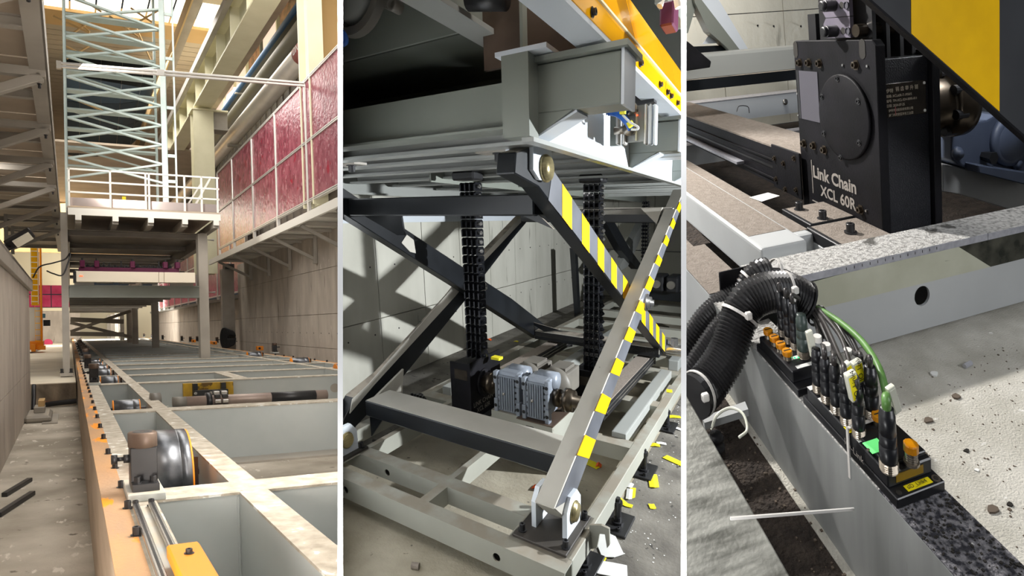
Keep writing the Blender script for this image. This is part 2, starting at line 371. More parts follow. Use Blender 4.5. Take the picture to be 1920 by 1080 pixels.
m_hose = mat('corrugated_black_hose', s(34, 33, 34), s(44, 43, 44), 10, rough=.35)
m_tie = mat('white_cable_tie', s(226, 222, 216), rough=.4)
m_blkpl = mat('black_plastic', s(20, 21, 24), s(28, 28, 32), 20, rough=.35)
m_amber = mat('amber_cap', s(214, 142, 8), s(190, 118, 6), 60, rough=.3)
m_green = mat('green_cable', s(84, 124, 60), s(104, 150, 80), 30, rough=.45)
m_nickel = mat('nickel_thread', s(160, 150, 136), rough=.3, metal=.85)
m_strip = mat('grey_metal_strip', s(168, 168, 176), s(190, 190, 196), 60, rough=.4, metal=.3)
m_led_g = mat('green_led', s(20, 220, 90), emit=((.02, .9, .2, 1), 2.5))
m_led_o = mat('orange_led', s(255, 150, 40), emit=((1, .4, .08, 1), 2.5))
m_clear = mat('clear_sleeve', s(222, 222, 206), rough=.2)
m_ytape = mat('yellow_label_tape', s(246, 226, 20), rough=.4)
m_ink = mat('black_ink', s(30, 26, 20), rough=.7)
m_chip = mat('debris_chip', s(96, 84, 72), rough=.9)
m_gearbl = mat('slate_blue_gearbox', s(70, 79, 98), s(80, 89, 108), 8, rough=.5)
m_bronze = mat('dark_oiled_steel', s(74, 66, 56), s(96, 86, 74), 12, rough=.28, metal=.8)
m_dustbr = mat('brown_dust_top', s(128, 118, 108), s(144, 134, 124), 60, rough=.95, bump=.4, bsc=200)
m_led_r = mat('red_indicator', s(255, 60, 30), emit=((1, .1, .03, 1), 2.5))
m_a3dk = mat('purple_grey_link_steel', s(112, 106, 120), s(124, 118, 130), 20, rough=.4, metal=.2)
m_stripe3 = mat('scuffed_yellow_stripe', s(250, 196, 0), s(240, 186, 0), 14, rough=.4, spots=[(s(150, 110, 0), 50, .76, (1, 1, 1))])
m_screen = mat('lit_green_screen', s(120, 220, 130), emit=((.12, .8, .2, 1), .5))
m_cable2 = mat('matte_black_cable', s(52, 49, 48), s(62, 58, 57), 20, rough=.4)
m_gplug = mat('grey_green_plug', s(54, 66, 62), s(62, 74, 70), 20, rough=.4)
m_arm3 = mat('near_black_arm_paint', s(56, 57, 60), s(64, 65, 68), 8, rough=.4)
m_recess = mat('shaded_platform_steel', s(84, 88, 80), rough=.5)  # platform paint made darker: the recess shade is put into the colour
m_bracket = mat('dark_oily_plate', s(50, 46, 42), s(64, 59, 54), 8, rough=.6)
m_engr = mat('pale_engraving', s(214, 202, 184), rough=.5)
# ================================================================== BAY 1: the long pit with the roller frame
bay(1)
ROOF = 12.
def U(px, py, u): return P(px, py, 'u', u)
def V(px, py, v): return P(px, py, 'v', v)
def H(px, py, w): return P(px, py, 'w', w)
FT = -.8                                                         # top of the roller frame
# --- floors
obj('floor', G().box(-3, 9, .4, 14.5, -1.75, -1.6), m_floor1, kind='structure')
obj('floor', G().box(.1, 9, 14.5, 70, -1.75, -1.6), m_floor1, kind='structure')
t = T('floor', kind='structure')
obj('ledge_front', G().box(-.72, .09, 14.45, 14.7, -1.6, -1.15), m_conc_dk, t)
obj('ledge_top', G().box(-12, .09, 14.7, 62, -1.6, -1.15), m_floor_up, t)
# --- left pit wall
t = T('wall_left', kind='structure')
hj = U(30, 722, -.66)[2]
v0 = .5; k = 0
while v0 < 14:
    v1 = min(v0+1.35, 14.)
    for a, b in ((-1.6, hj), (hj, .9)):
        obj('concrete_panel', G().box(-1.0, -.66, v0+.006, v1-.006, a+.006, b-.006), m_conc, t)
    v0 = v1
t = T('wall_left', kind='structure')
for i in range(5): obj('concrete_panel', G().box(-1.7, -1.3, 3+i*2.5+.01, 5.5+i*2.5-.01, .9, 3), m_conc, t)
obj('trim_1', G().box(-1.35, -.6, 3, 14.05, .9, .96).box(-.66, -.6, 3, 14.05, .74, .96), m_grey, kind='structure', bevel=.006)
# --- walkway overhead on the left
t = T('walkway', 'grey steel walkway seen from below, braced off the left wall', 'walkway')
WU = 3.0; e0 = -.16
for i in range(11):
    a = 3.6+2.05*i
    for j in (0, 1): obj('deck_panel', G().box(-1.6, e0, a+1.03*j+.02, a+1.03*j+1.0, WU, WU+.04), m_brown_u, t)
    obj('joist', G().ibeam((-1.5, a+1.03, WU-.06), (e0, a+1.03, WU-.06), .08, .12, .015), m_grey, t)
obj('edge_channel', G().box(e0-.17, e0, 3.4, 26, WU-.14, WU-.11).box(e0-.02, e0, 3.4, 26, WU-.14, WU+.12), m_grey, t)
for i in range(8):
    v = 5.65+2.05*i
    f = obj('bracket', G().bar((-1.3, v, WU-.16), (e0-.02, v, WU-.16), .1, .1).bar((-1.28, v, WU-.72), (e0-.06, v, WU-.2), .1, .1).box(-1.34, -1.26, v-.05, v+.05, WU-.9, WU-.1), m_grey, t, bevel=.006)
    bolt(t, (e0-.08, v, WU-.28), .016, .05, m_black, (0, 0, -1))
# --- floodlight
t = T('floodlight', 'dark floodlight with pale glass bracketed under the left walkway', 'floodlight')
c = V(36, 455, 9.5); d = nz(V(58, 444, 9.5)-V(12, 470, 9.5)); n_ = np.array((0, -.55, -.83))
obj('housing', G().bar(c-d*.17+(0, .05, .06), c+d*.17+(0, .05, .06), .15, .07, n_), m_black, t, bevel=.01)
obj('glass', G().bar(c-d*.06+(0, .01, .01), c+d*.16+(0, .01, .01), .12, .03, n_), m_lampg, t)
obj('bracket', G().bar(c-d*.33+(0, .1, -.0), c-d*.12+(0, .06, .04), .04, .1, n_), m_black, t)
# --- roller frame
t = T('roller_bed', 'long grey welded floor frame with an orange dusted edge rail', 'machine frame')
LONGV = 60; FB = -1.32
def longb(u0, u1, v0, v1, name='long_beam', top=m_fr_top):
    b = obj(name, G().box(u0, u1, v0, v1, FB, FT-.012), m_fr, t)
    obj('dusty_top', G().box(u0, u1, v0, v1, FT-.012, FT), top, b)
r = obj('edge_rail', G().box(.11, .2, .6, LONGV, -1.58, FT-.01), m_rail_side, t)
obj('orange_top', G().box(.11, .205, .6, LONGV, FT-.01, FT+.002), m_orange_dust, r)
longb(.205, .318, .6, LONGV, 'inner_rail')
longb(.665, .79, .6, LONGV)
longb(3.86, 3.98, .6, LONGV)
longb(4.42, 4.52, .6, LONGV, 'inner_rail')
obj('orange_top', G().box(4.52, 4.6, .6, LONGV, FT-.5, FT+.002), m_orange_dust, t)
CR = [3.12+3.27*i for i in range(16)]
XB = [CR[0], CR[1]]+[CR[2]-.05+1.62*i for i in range(26)]
for i, v in enumerate(XB):
    for a, b in ((.318, .665), (.79, 3.86), (3.98, 4.42)):
        if i > 12 and a != .79: continue
        x = obj('cross_beam', G().box(a, b, v, v+.2, FT-.5 if i < 4 else FT-.4, FT-.012), m_fr, t)
        if i < 9: obj('dusty_top', G().box(a, b, v-.01, v+.21, FT-.012, FT), m_fr_top, x)
    if 1 < i < 8:
        for u in (3.45,):
            obj('hole', G().cyl((u, v-.004, FT-.2), (u, v+.01, FT-.2), .07, 20), m_black if i % 2 else m_grey, t)
for u in (3.86-.004,):
    for i in (2, 3, 4, 5): obj('hole', G().cyl((u, XB[i]-.7, FT-.18), (u+.01, XB[i]-.7, FT-.18), .12, 20), m_black, t)
longb(2.06, 2.26, CR[2]+.15, CR[2]+1.6)
obj('bottom_flange', G().box(.79, 3.86, XB[1]-.25, XB[1]+.2, FT-.52, FT-.5), m_grey, t)
obj('weld_bead', G().tube([(.665-.006, 3.12-.006, z) for z in np.linspace(FT-.5, FT-.02, 12)], .008, 6, .35), m_fr, t)
obj('weld_bead', G().tube([(.665-.006, 6.39-.006, z) for z in np.linspace(FT-.5, FT-.02, 12)], .008, 6, .35), m_fr, t)
for i, v in enumerate([2.62, 3.02, 3.42, 3.9, 4.35, 4.95, 5.5, 6.1, 6.7, 7.3, 7.9, 8.5, 9.0, 9.5, 10.1, 10.7, 11.3, 12, 12.6, 13.2, 14, 15, 16]):
    bolt(t, (.188 if i > 3 else .2, v, FT), .014, .035, m_black, name='rail_bolt')
for i in range(12): bolt(t, (4.56, 8.6+.75*i, FT), .018, .04, m_black, name='rail_bolt')
# --- rollers with their side guides
def roller(u0, u1, v, r, first=False, where='', grp='idle rollers along the left rail', lab=None):
    q = T('roller', lab, 'roller', grp)
    obj('drum', G().lathe((u0, v, FT-.04), (1, 0, 0), [(0, r*.93), (.008, r), ((u1-u0)*.72, r), ((u1-u0)*.73, r*.985), ((u1-u0)*.75, r*1.0), (u1-u0-.008, r), (u1-u0, r*.95)], 40), m_roller, q, smooth=True)
    for u, w_ in ((u0-.004, .01), (u1-.006, .01)): obj('end_ring', G().cyl((u, v, FT-.04), (u+w_, v, FT-.04), r*.98, 40), m_orange, q, smooth=True)
    obj('axle', G().cyl((u0-.05, v, FT-.04), (u1+.06, v, FT-.04), .025, 12), m_black, q)
    if r > .1: obj('bearing_plate', G().box(u1+.03, u1+.05, v-.06, v+.06, FT-.14, FT+.05), m_black, q)
def guide(u, v, lab, grp, flip=1, orange=False):
    q = T('side_guide', lab, 'guide block', grp)
    obj('mount_plate', G().box(u-.075, u+.075, v-.16, v+.16, FT, FT+.035), m_fr, q, bevel=.003)
    b = obj('block', G().box(u-.055, u+.055, v-.05, v+.06, FT+.035, FT+.225), m_black, q, bevel=.003)
    obj('foot', G().box(u-.055, u+.055, v-.12, v-.05, FT+.035, FT+.07), m_black, q, bevel=.002)
    c_ = obj('cam_wheel', G().lathe((u, v, FT+.222), (0, 0, 1), [(0, .058), (.004, .062), (.066, .062), (.072, .056)], 28), m_blk_br, q, smooth=True)
    obj('centre_disc', G().lathe((u, v, FT+.290), (0, 0, 1), [(0, .042), (.005, .042), (.005, .012), (.002, .008)], 20), m_black, c_)
    for k in (-.032, .032): bolt(q, (u+k, v-.09, FT+.07), .014, .03, m_black)
    p = np.array((u-flip*.055, v+.0, FT+.17))
    obj('adjuster_screw', G().lathe(p, (-flip, 0, 0), [(0, .02), (.025, .02), (.025, .01), (.05, .01), (.05, .022), (.075, .022)], 14), m_black, q, smooth=True)
LR = [3.85, 6.95, 10.15, 12.0, 13.2, 15.0, 16.4]
words = ['largest and nearest worn steel roller beside the black guide block', 'second worn steel roller from the near end, dull with orange rims', 'third steel roller from the near end, beside the second guide block', 'fourth steel roller from the near end, just past the second guide block', 'fifth steel roller along the left rail, beside the third guide block', 'sixth steel roller along the left rail', 'farthest visible steel roller along the left rail']
for i, v in enumerate(LR):
    if i == 0: roller(.34, .55, v+.0, .245, lab=words[0])
    elif i == 1: roller(.35, .58, v, .1, lab=words[1])
    else: roller(.36, .58, v, .125 if i < 5 else .1, lab=words[i])
guide(.283, 3.27, 'large black guide block with brown wheel beside the nearest roller', 'guide blocks on the left rail')
guide(.27, 9.72, 'second black guide block along the left rail', 'guide blocks on the left rail')
guide(.27, 13.1, 'third black guide block along the left rail', 'guide blocks on the left rail')
for i in range(12): guide(.3+.04*(i % 2), 16.6+1.15*i, 'small black guide block in the crowded far row on the left rail', 'guide blocks far down the left rail')
for i, (px, py) in enumerate([(515, 662), (438, 648), (421, 645), (407, 644), (357, 642)]):
    p = H(px, py, FT); 
    guide(p[0], p[1], ['black guide block standing before the concrete wall, right side', 'dark guide block beside the coiled black cable', 'black guide block left of the cable coil', 'black guide block at the foot of the right portal post', 'black guide block left of the right portal post'][i], 'guide blocks on the right rail', -1)
for i, (px, py) in enumerate([(370, 641), (341, 640), (305, 637), (285, 634), (270, 632)]):
    p = H(px, py, FT); guide(p[0], p[1], 'tiny black guide block in the far row on the right rail', 'guide blocks far down the right rail', -1)
for i, (px, py) in enumerate([(487, 657), (402, 646), (393, 645), (363, 642)]):
    p = H(px, py, FT); q = T('sensor_block', ['orange block on the right rail before the concrete wall', 'orange block right of the portal post', 'orange block at the foot of the portal post', 'small orange block left of the portal post'][i], 'block', 'orange blocks on the right rail')
    obj('body', G().box(p[0]-.09, p[0]+.09, p[1]-.1, p[1]+.1, FT, FT+.14), m_orange, q, bevel=.01)
    obj('socket', G().cyl((p[0]-.03, p[1]-.12, FT+.07), (p[0]-.03, p[1]-.09, FT+.07), .035, 12), m_black, q)
for i, (px, py) in enumerate([(535, 678), (633, 690), (470, 665)]):
    p = H(px, py, FT)
    roller(4.03, 4.38, p[1], .12, grp='idle rollers along the right rail', lab=['steel roller with orange rim in front of the concrete wall', 'nearest steel roller on the right rail, partly cut by the partition', 'farther steel roller with orange rim on the right rail'][i])
# --- linear rails and orange box at the near end
q = T('linear_rail_pair', 'two bright slotted rails bolted on the near left frame plate', 'rail')
obj('base_plate', G().box(.215, .31, .8, 3.02, FT, FT+.006), m_fr, q)
for u in (.227, .287):
    x = obj('rail', G().box(u-.013, u+.013, .8, 2.98, FT+.006, FT+.03), m_silver, q, bevel=.003)
    obj('slot', G().box(u-.004, u+.004, .8, 2.98, FT+.03, FT+.0315), m_black, x)
    bolt(q, (u, 2.99, FT+.01), .012, .03, m_black)
q = T('limit_switch', 'flat orange box at the near end of the bright slotted rails', 'switch box')
obj('body', G().box(.255, .35, 1.9, 2.24, FT+.03, FT+.075), m_orange, q, bevel=.006)
bolt(q, (.305, 2.13, FT+.075), .01, .015, m_black)
# --- shaft, coupling and ochre bracket
q = T('drive_shaft', 'long brown steel drive shaft lying across the frame', 'shaft')
sh = [V(325, 757, 6.95), V(640, 741, 6.95)]
c0 = V(328, 757, 6.8); c0 = np.array([c0[0], 6.8, V(400, 751, 6.8)[2]]); L_ = 2.35-c0[0]
obj('tube', G().cyl(c0, c0+(L_, 0, 0), .055, 28), m_rust, q, smooth=True)
obj('dark_sleeve', G().cyl(c0+(.9, 0, 0), c0+(1.35, 0, 0), .0565, 28), m_black, q, smooth=True)
obj('polished_end', G().cyl(c0-(.02, 0, 0), c0+(.1, 0, 0), .057, 24), m_motord, q, smooth=True)
obj('collar', G().cyl(c0+(.28, 0, 0), c0+(.33, 0, 0), .085, 24), m_black, q, smooth=True)
for k in range(2):
    for a in range(10):
        th = a*math.pi/5; y, z = math.cos(th)*.085, math.sin(th)*.085
        obj('chain_link', G().box(c0[0]+.35+k*.07, c0[0]+.405+k*.07, c0[1]+y-.018, c0[1]+y+.018, c0[2]+z-.018, c0[2]+z+.018), m_silver if a % 2 else m_black, q, bevel=.004)
q = T('bearing_bracket', 'ochre primed steel plate with a black clamp bar behind the shaft', 'bracket')
a, b = V(343, 716, 9.45), V(438, 750, 9.45)
obj('back_plate', G().box(a[0], b[0], 9.44, 9.5, FT-.42, FT-.02), m_ochre, q)
for k in (.22, .78): obj('clamp_leg', G().box(a[0]+(b[0]-a[0])*k-.03, a[0]+(b[0]-a[0])*k+.03, 9.36, 9.44, FT-.4, FT-.02), m_black, q)
obj('clamp_bar', G().box(a[0]+.12, b[0]-.1, 9.28, 9.36, FT-.19, FT-.11), m_black, q)
for k in (.2, .5, .8): bolt(q, (a[0]+(b[0]-a[0])*k, 9.28, FT-.15), .014, .02, m_silver, (0, -1, 0))
q = T('pulley_wheel', 'dull round steel wheel at the left end of the shaft', 'wheel')
obj('wheel', G().cyl((c0[0]-.16, 7.4, FT-.04), (c0[0]-.06, 7.4, FT-.04), .11, 28), m_motord, q, smooth=True)
obj('support', G().box(.8, c0[0]-.02, 7.1, 7.14, FT-.3, FT-.05), m_fr, q)
# --- litter on the pit floor
for i, (p1, p2, lab) in enumerate([((8, 928), (56, 899), 'shorter black angle bar lying farther up the pit floor'), ((-4, 966), (61, 924), 'longer black angle bar lying nearest on the pit floor')]):
    a, b = H(*p1, -1.58), H(*p2, -1.58)
    x = obj('steel_bar', G().bar(a, b, .05, .04), m_black, label=lab, cat='bar', group='angle bars on the pit floor', bevel=.004)
q = T('post_base', 'dusty concrete weight with a wooden stub beside the left wall', 'weight')
a = H(77, 786, -1.6)
obj('weight', G().prism([a+(-.22, -.5, 0), a+(.16, -.5, 0), a+(.16, .5, 0), a+(-.22, .5, 0)], (0, 0, .12)), m_grey, q, bevel=.04)
obj('hub', G().box(a[0]-.1, a[0]+.06, a[1]-.1, a[1]+.35, -1.48, -1.38), m_grey, q, bevel=.01)
obj('wooden_stub', G().box(a[0]-.04, a[0]+.05, a[1]-.0, a[1]+.5, -1.38, -1.28), m_wood, q)
a, b = H(80, 790, -1.6), H(106, 781, -1.6)
obj('floor_plate', G().box(a[0], b[0]+.03, a[1]-.4, b[1]+.3, -1.6, -1.585), m_grey, label='thin grey sheet lying beside the concrete weight', cat='sheet')
a, b = H(84, 762, -1.6), H(97, 759, -1.6)
obj('clay_brick', G().box(a[0], b[0], a[1]-.1, a[1]+.15, -1.6, -1.5), m_terra, label='terracotta brick lying at the foot of the pit ledge', cat='brick', bevel=.01)
obj('black_pipe', G().cyl((-.55, 14.3, -1.55), (.09, 14.3, -1.5), .05, 12), m_black, label='black pipe along the foot of the pit ledge', cat='pipe')
obj('black_pipe', G().cyl((-.62, 14.0, -1.6), (-.62, 14.38, -1.15), .04, 12), m_black, label='dark upright pipe in the corner of the pit ledge', cat='pipe')
# --- portal and deck
t = T('lift_deck', 'grey steel lift deck carried on two portal posts', 'platform')
VP_ = 16.4
lp = obj('portal_post', G().box(-.15, -.01, VP_, VP_+.25, -1.13, 2.75), m_grey, t)
obj('portal_post', G().box(2.72, 2.93, VP_, VP_+.3, FT, 2.35), m_grey, t)
obj('base_shoe', G().box(-.2, .04, VP_-.05, VP_+.3, -1.13, -1.05), m_grey, t)
for k in (-.17, .01): bolt(t, (k, VP_-.02, -1.05), .03, .1, m_black)
dt = 2.86
obj('edge_channel', G().box(0, 3.15, 15.9, 15.98, 2.62, 2.78), m_cream_w, t)
obj('deck_plate', G().box(-.02, 3.12, 15.9, 20, 2.78, 2.82), m_brown_u, t)
for u in (.2, .93, 1.65, 2.37, 3.05):
    b_ = obj('deck_joist', G().box(u-.06, u+.06, 15.95, 19.9, 2.44, 2.62), m_grey, t)
    obj('end_cap', G().box(u-.06, u+.06, 15.88, 15.95, 2.5, 2.62), m_cream_w, b_)
for i, y in enumerate([17.1, 19.8, 22.6, 25.4, 28.5, 32]):
    obj('girder', G().ibeam((0, y, 2.36), (2.95, y, 2.36), .22, .15, .02), m_dark_gd, t)
    if i < 4: obj('deck_sheet', G().box(0, 2.95, y+.15, y+2.5, 2.42, 2.45), m_dark_gd, t)
obj('side_girder', G().ibeam((2.95, 17, 2.28), (2.95, 60, 2.28), .16, .36, .03), m_dark_gd, t)
obj('side_girder', G().ibeam((-.05, 17, 2.28), (-.05, 60, 2.28), .16, .36, .03), m_dark_gd, t)
pale = [(.1, 25), (.75, 25), (1.45, 25), (2.15, 25)]
for u, v in pale: obj('pale_panel', G().box(u+.08, u+.6, 24.9, 24.95, 1.6, 2.1), m_cream_w, t)
obj('portal_beam', G().box(-.01, 2.72, VP_+.02, VP_+.22, .74, 1.0).box(-.01, 2.72, VP_-.02, VP_+.26, .99, 1.02).box(-.01, 2.72, VP_-.02, VP_+.26, .72, .75), m_p2dk, t)
for i in range(13):
    v = 18+1.9*i
    obj('cross_beam', G().ibeam((0, v, 1.0), (2.75+.01*i, v, 1.0), .14, .22, .02), m_grey, t)
    if i < 12: obj('deck_sheet', G().box(.05, 2.7, v+.2, v+1.6, 1.06, 1.08), m_dark_gd, t)
# guard rail and toe board
t = T('guard_rail', 'white guard rail with shiny toe board along the deck edge', 'railing')
for u in (.03, .84, 1.56, 1.63, 2.38, 2.75, 3.1): obj('post', G().box(u-.02, u+.02, 15.93, 15.97, 2.82, 3.72), m_cream_w, t)
for w in (3.7, 3.42, 3.16): obj('rail', G().box(0, 3.14, 15.93, 15.965, w-.02, w+.02), m_cream_w, t)
obj('toe_board', G().box(.02, 3.12, 15.98, 16.0, 2.84, 3.04), m_mirror, t)
obj('stair_rail', G().bar((2.7, 18, 2.9), (3.35, 18, 4.2), .05, .05).bar((2.5, 18, 2.9), (3.1, 18, 4.0), .04, .04), m_cream_w, label='pale sloping stair rail beyond the right end of the guard rail', cat='railing')
# ivory beam with magenta base
t = T('ivory_beam', 'long ivory box beam lying across the portal', 'beam')
ia, ib = V(143, 530, 16.25), V(364, 511, 16.25)
for k0, k1 in ((0, .68), (.682, .726), (.728, 1)): obj('casing', G().box(ia[0]+(ib[0]-ia[0])*k0, ia[0]+(ib[0]-ia[0])*k1-.003, 16.1, 16.35, 1.08, 1.33), m_ivory, t, bevel=.004)
obj('end_plate', G().box(ia[0]-.06, ia[0]-.005, 16.12, 16.3, 1.06, 1.32), m_black, t)
obj('red_indicator', G().box(.2, .27, 16.09, 16.1, 1.2, 1.225), m_led_r, t)
obj('support', G().box(.1, .5, 16.45, 16.6, 1.02, 1.09).box(2.1, 2.6, 16.45, 16.6, 1.02, 1.09), m_grey, t)
t = T('magenta_base', 'dark magenta machine base with black clamps on the ivory beam', 'machine')
obj('bed', G().box(.2, 2.3, 16.5, 16.9, 1.34, 1.46), m_magenta, t)
for u in (.27, .56, 1.3, 2.0, 2.27):
    x = obj('pedestal', G().box(u-.05, u+.05, 16.45, 16.7, 1.46, 1.62), m_magenta, t, bevel=.01)
    obj('stud', G().cyl((u, 16.5, 1.6), (u, 16.5, 1.68), .02, 8), m_black, x)
obj('clamp_rail', G().box(.35, 2.15, 16.6, 16.7, 1.44, 1.5), m_black, t)
for i in range(16):
    u = .38+i*.115+random.uniform(-.02, .02); h = random.uniform(.05, .2)
    obj('clamp', G().box(u-.015, u+.015, 16.55, 16.6, 1.46, 1.46+h).box(u-.04, u+.04, 16.55, 16.6, 1.46, 1.52), m_black, t)
# scissor arms and far posts under the deck
for i, (a, b, l) in enumerate([((132, 622), (245, 583), 'rising'), ((132, 605), (255, 634), 'falling')]):
    x = obj('scissor_arm', G().bar(V(*a, 34), V(*b, 34+i*.3), .15, .15), m_dark_gd, label='far grey scissor arm under the deck, '+l+' to the right', cat='scissor arm', group='far scissor arms')
obj('scissor_arm', G().bar(V(132, 599, 33), V(232, 603, 33), .2, .22), m_dark_gd, label='level far cross tube between the two scissor arms', cat='scissor arm')
obj('scissor_arm', G().bar(V(132, 626, 32), V(232, 627, 32), .2, .2), m_dark_gd, label='low level far tube under the scissor arms', cat='scissor arm')
for i, px in enumerate([204, 211, 219, 229, 243, 254, 292]):
    v = [55, 52, 49, 44, 37, 33, 27][i]; a = V(px, 620, v)
    obj('deck_post', G().box(a[0]-.12, a[0]+.12, v, v+.25, -1.6, 1.0), m_grey, label=['farthest grey post under the deck, leftmost of the row', 'second grey post from the left in the far deck row', 'third grey post from the left in the far deck row', 'fourth grey post from the left in the far deck row', 'fifth grey post from the left, beside the bright wall', 'sixth grey post from the left, before the bright wall', 'thickest and nearest grey post under the deck'][i], cat='post', group='deck posts in the far pit')
obj('wall_back', G().box(-.5, 8, 60, 60.4, -1.6, 3), m_creamwall, kind='structure')
# --- tower
t = T('lattice_tower', 'tall pale blue galvanised lattice tower standing on the lift deck', 'tower')
tv = 17.2; a0, a1, b0, b1 = V(116, 100, tv)[0], V(124, 100, tv)[0], V(299, 100, tv)[0], V(310, 100, tv)[0]
zt = 11.6
for u0, u1 in ((a0+.02, a1), (b0, b1)):
    obj('post', G().box(u0, u1, tv, tv+.02, 2.85, zt).box(u1-.02, u1, tv, tv+.1, 2.85, zt), m_galv, t)
for u in ((a0+a1)/2, (b0+b1)/2):
    obj('bolt_holes', G().box(0, 0, 0, 0, 0, 0) if 0 else sum([[G()]], [])[0].box(u-.008, u+.008, tv-.003, tv, 2.9, 2.92), m_black, t)
nodesL = [V(122, y, tv)[2] for y in (-10, 30, 67, 104, 142, 180, 219, 257, 295, 332)]
for k in range(len(nodesL)-1):
    zu, zl = nodesL[k], nodesL[k+1]
    obj('brace', G().bar((a1, tv+.03, zu), (b0, tv+.03, zl), .05, .085, (0, 1, 0)), m_galv, t)
    obj('brace', G().bar((a1, tv+.06, zl), (b0, tv+.06, zu), .05, .085, (0, 1, 0)), m_galv, t)
    z = (zu+zl)/2+.35
    obj('tread', G().box(a1, b0, tv+1.1, tv+1.5, z-.015, z).box(a1, b0, tv+1.1, tv+1.12, z-.05, z), m_galv, t)
    if k % 2: obj('rear_brace', G().bar((a1, tv+2, zu+.3), (b0, tv+2, zl+.3), .04, .06, (0, 1, 0)), m_galv, t)
for u in (a0+.05, b0+.1): obj('rear_post', G().box(u-.03, u+.03, tv+1.9, tv+2, 2.85, zt), m_galv, t)
ox = V(325, 100, tv)[0]
obj('ladder_rail', G().box(ox-.02, ox+.02, tv, tv+.04, 2.85, 9.6), m_galv, t)
for y in (27, 110, 202, 292, 340): z = V(318, y, tv)[2]; obj('ladder_rung', G().box(b1, ox, tv, tv+.04, z-.04, z+.04), m_galv, t)
obj('yellow_buzzer', G().box(1.12, 1.2, 16.6, 16.7, 3.16, 3.24), m_tag, label='small yellow buzzer on the guard rail middle bar', cat='buzzer')
# --- screen, bar, catwalk on the right
bt = [V(110, 118, 13.35), V(575, 155, 13.38)]
q = T('cross_bar', 'long white slotted aluminium bar spanning from the walkway to the red screen', 'bar')
for dz in (0, .065): obj('rail', G().bar(np.array([bt[0][0], 13.36, bt[0][2]-dz]), np.array([4.42, 13.36, 5.36-dz]), .05, .045), m_alu, q, bevel=.006)
obj('end_bracket', G().box(bt[0][0]-.04, bt[0][0]+.04, 13.33, 13.40, bt[0][2]-.11, bt[0][2]+.04), m_grey, q)
obj('joint_plate', G().box(1.55, 1.68, 13.32, 13.34, V(345, 140, 13.33)[2]-.07, V(345, 140, 13.33)[2]+.05), m_alu, q)
t = T('red_screen', 'tall screen of red film panels in white framing above the catwalk', 'screen')
us = 4.4; pv = [9.2, 11.2, 13.375, 15.63, 17.9, 20.32, 22.5]
for v in pv: obj('post', G().box(us-.04, us+.04, v-.035, v+.035, 2.42, 5.42), m_alu, t, bevel=.01)
for i in range(len(pv)-1):
    for w0, w1 in ((2.75, 4.0), (4.06, 5.36)):
        obj('red_panel', G().box(us-.01, us+.01, pv[i]+.03, pv[i+1]-.03, w0, w1), m_red, t)
for w in (5.39, 4.03, 2.72): obj('rail', G().box(us-.035, us+.035, pv[0], pv[-1], w-.035, w-.004).box(us-.035, us+.035, pv[0], pv[-1], w+.004, w+.035), m_alu, t, bevel=.004)
t = T('red_screen', 'farther red screen seen beyond the portal post', 'screen')
us2 = 5.6; pv2 = [24+2.6*i for i in range(11)]
for v in pv2: obj('post', G().box(us2-.05, us2+.05, v-.04, v+.04, 1.2, 5.5), m_alu, t)
for i in range(len(pv2)-1):
    for w0, w1 in ((1.4, 3.1), (3.18, 5.3)): obj('red_panel', G().box(us2-.01, us2+.01, pv2[i]+.04, pv2[i+1]-.04, w0, w1), m_red, t)
for w in (5.4, 3.14, 1.36): obj('rail', G().box(us2-.04, us2+.04, pv2[0], pv2[-1], w-.03, w+.03), m_alu, t)
t = T('catwalk', 'white edged catwalk on triangular brackets along the right concrete wall', 'walkway')
obj('edge_channel', G().box(4.24, 4.3, 8, 23.6, 2.24, 2.42), m_cream_w, t)
for i in range(8): obj('deck_panel', G().box(4.3, 5.42, 8+1.95*i+.02, 9.95+1.95*i-.02, 2.36, 2.4), m_cream_w, t)
for v in (9.5, 11.65, 13.8, 15.95, 18.06, 20.2, 22.4):
    obj('bracket', G().bar((4.32, v, 2.3), (5.36, v, 2.3), .07, .08).bar((4.34, v, 2.24), (5.33, v, 1.72), .07, .08).box(5.3, 5.39, v-.05, v+.05, 1.6, 2.34), m_grey, t, bevel=.005)
for v in (10.5, 12.7, 14.8, 17): obj('joist', G().bar((4.32, v, 2.31), (5.36, v, 2.31), .06, .08), m_grey, t)
obj('stored_boards', G().box(4.7, 5.0, 15, 17.5, 2.4, 2.5).box(4.75, 5.05, 17.6, 19, 2.4, 2.48), m_paper, label='pale boards lying on the catwalk behind the red screen', cat='boards')
obj('grey_cabinet', G().box(4.8, 5.3, 12.2, 14.5, 2.4, 3.0), m_grey, label='low grey cabinet on the catwalk behind the red screen', cat='cabinet', bevel=.02)
# --- right wall
t = T('wall_right', kind='structure')
rows = [-1.6, -.6, .27, 1.43, 2.36]
v0 = 8.
vs_ = [8]+[U(px, 600, 5.4)[1] for px in (633, 597, 563, 532, 505, 485, 465)]+[24.6]
for i in range(len(vs_)-1):
    for j in range(4): obj('concrete_panel', G().box(5.4, 5.7, vs_[i]+.008, vs_[i+1]-.008, rows[j]+.006, rows[j+1]-.006), m_conc, t)
obj('concrete_core', G().box(5.42, 6.6, 8, 24.6, -1.6, 2.3), m_conc_dk, t)
for i in range(22):
    v = 12+i*.55; obj('tie_hole', G().cyl((5.395, v, -.22), (5.41, v, -.22), .016, 8), m_black, t)
t = T('wall_right', kind='structure')
for i in range(14):
    for j, (a, b) in enumerate(((-1.6, .3), (.3, 1.2))): obj('concrete_panel', G().box(6.3, 6.6, 24.4+2.6*i+.01, 27-.01+2.6*i, a+.008, b-.008), m_conc, t)
obj('trim_2', G().box(6.0, 6.4, 24.6, 60, 1.2, 1.36), m_p2, kind='structure')
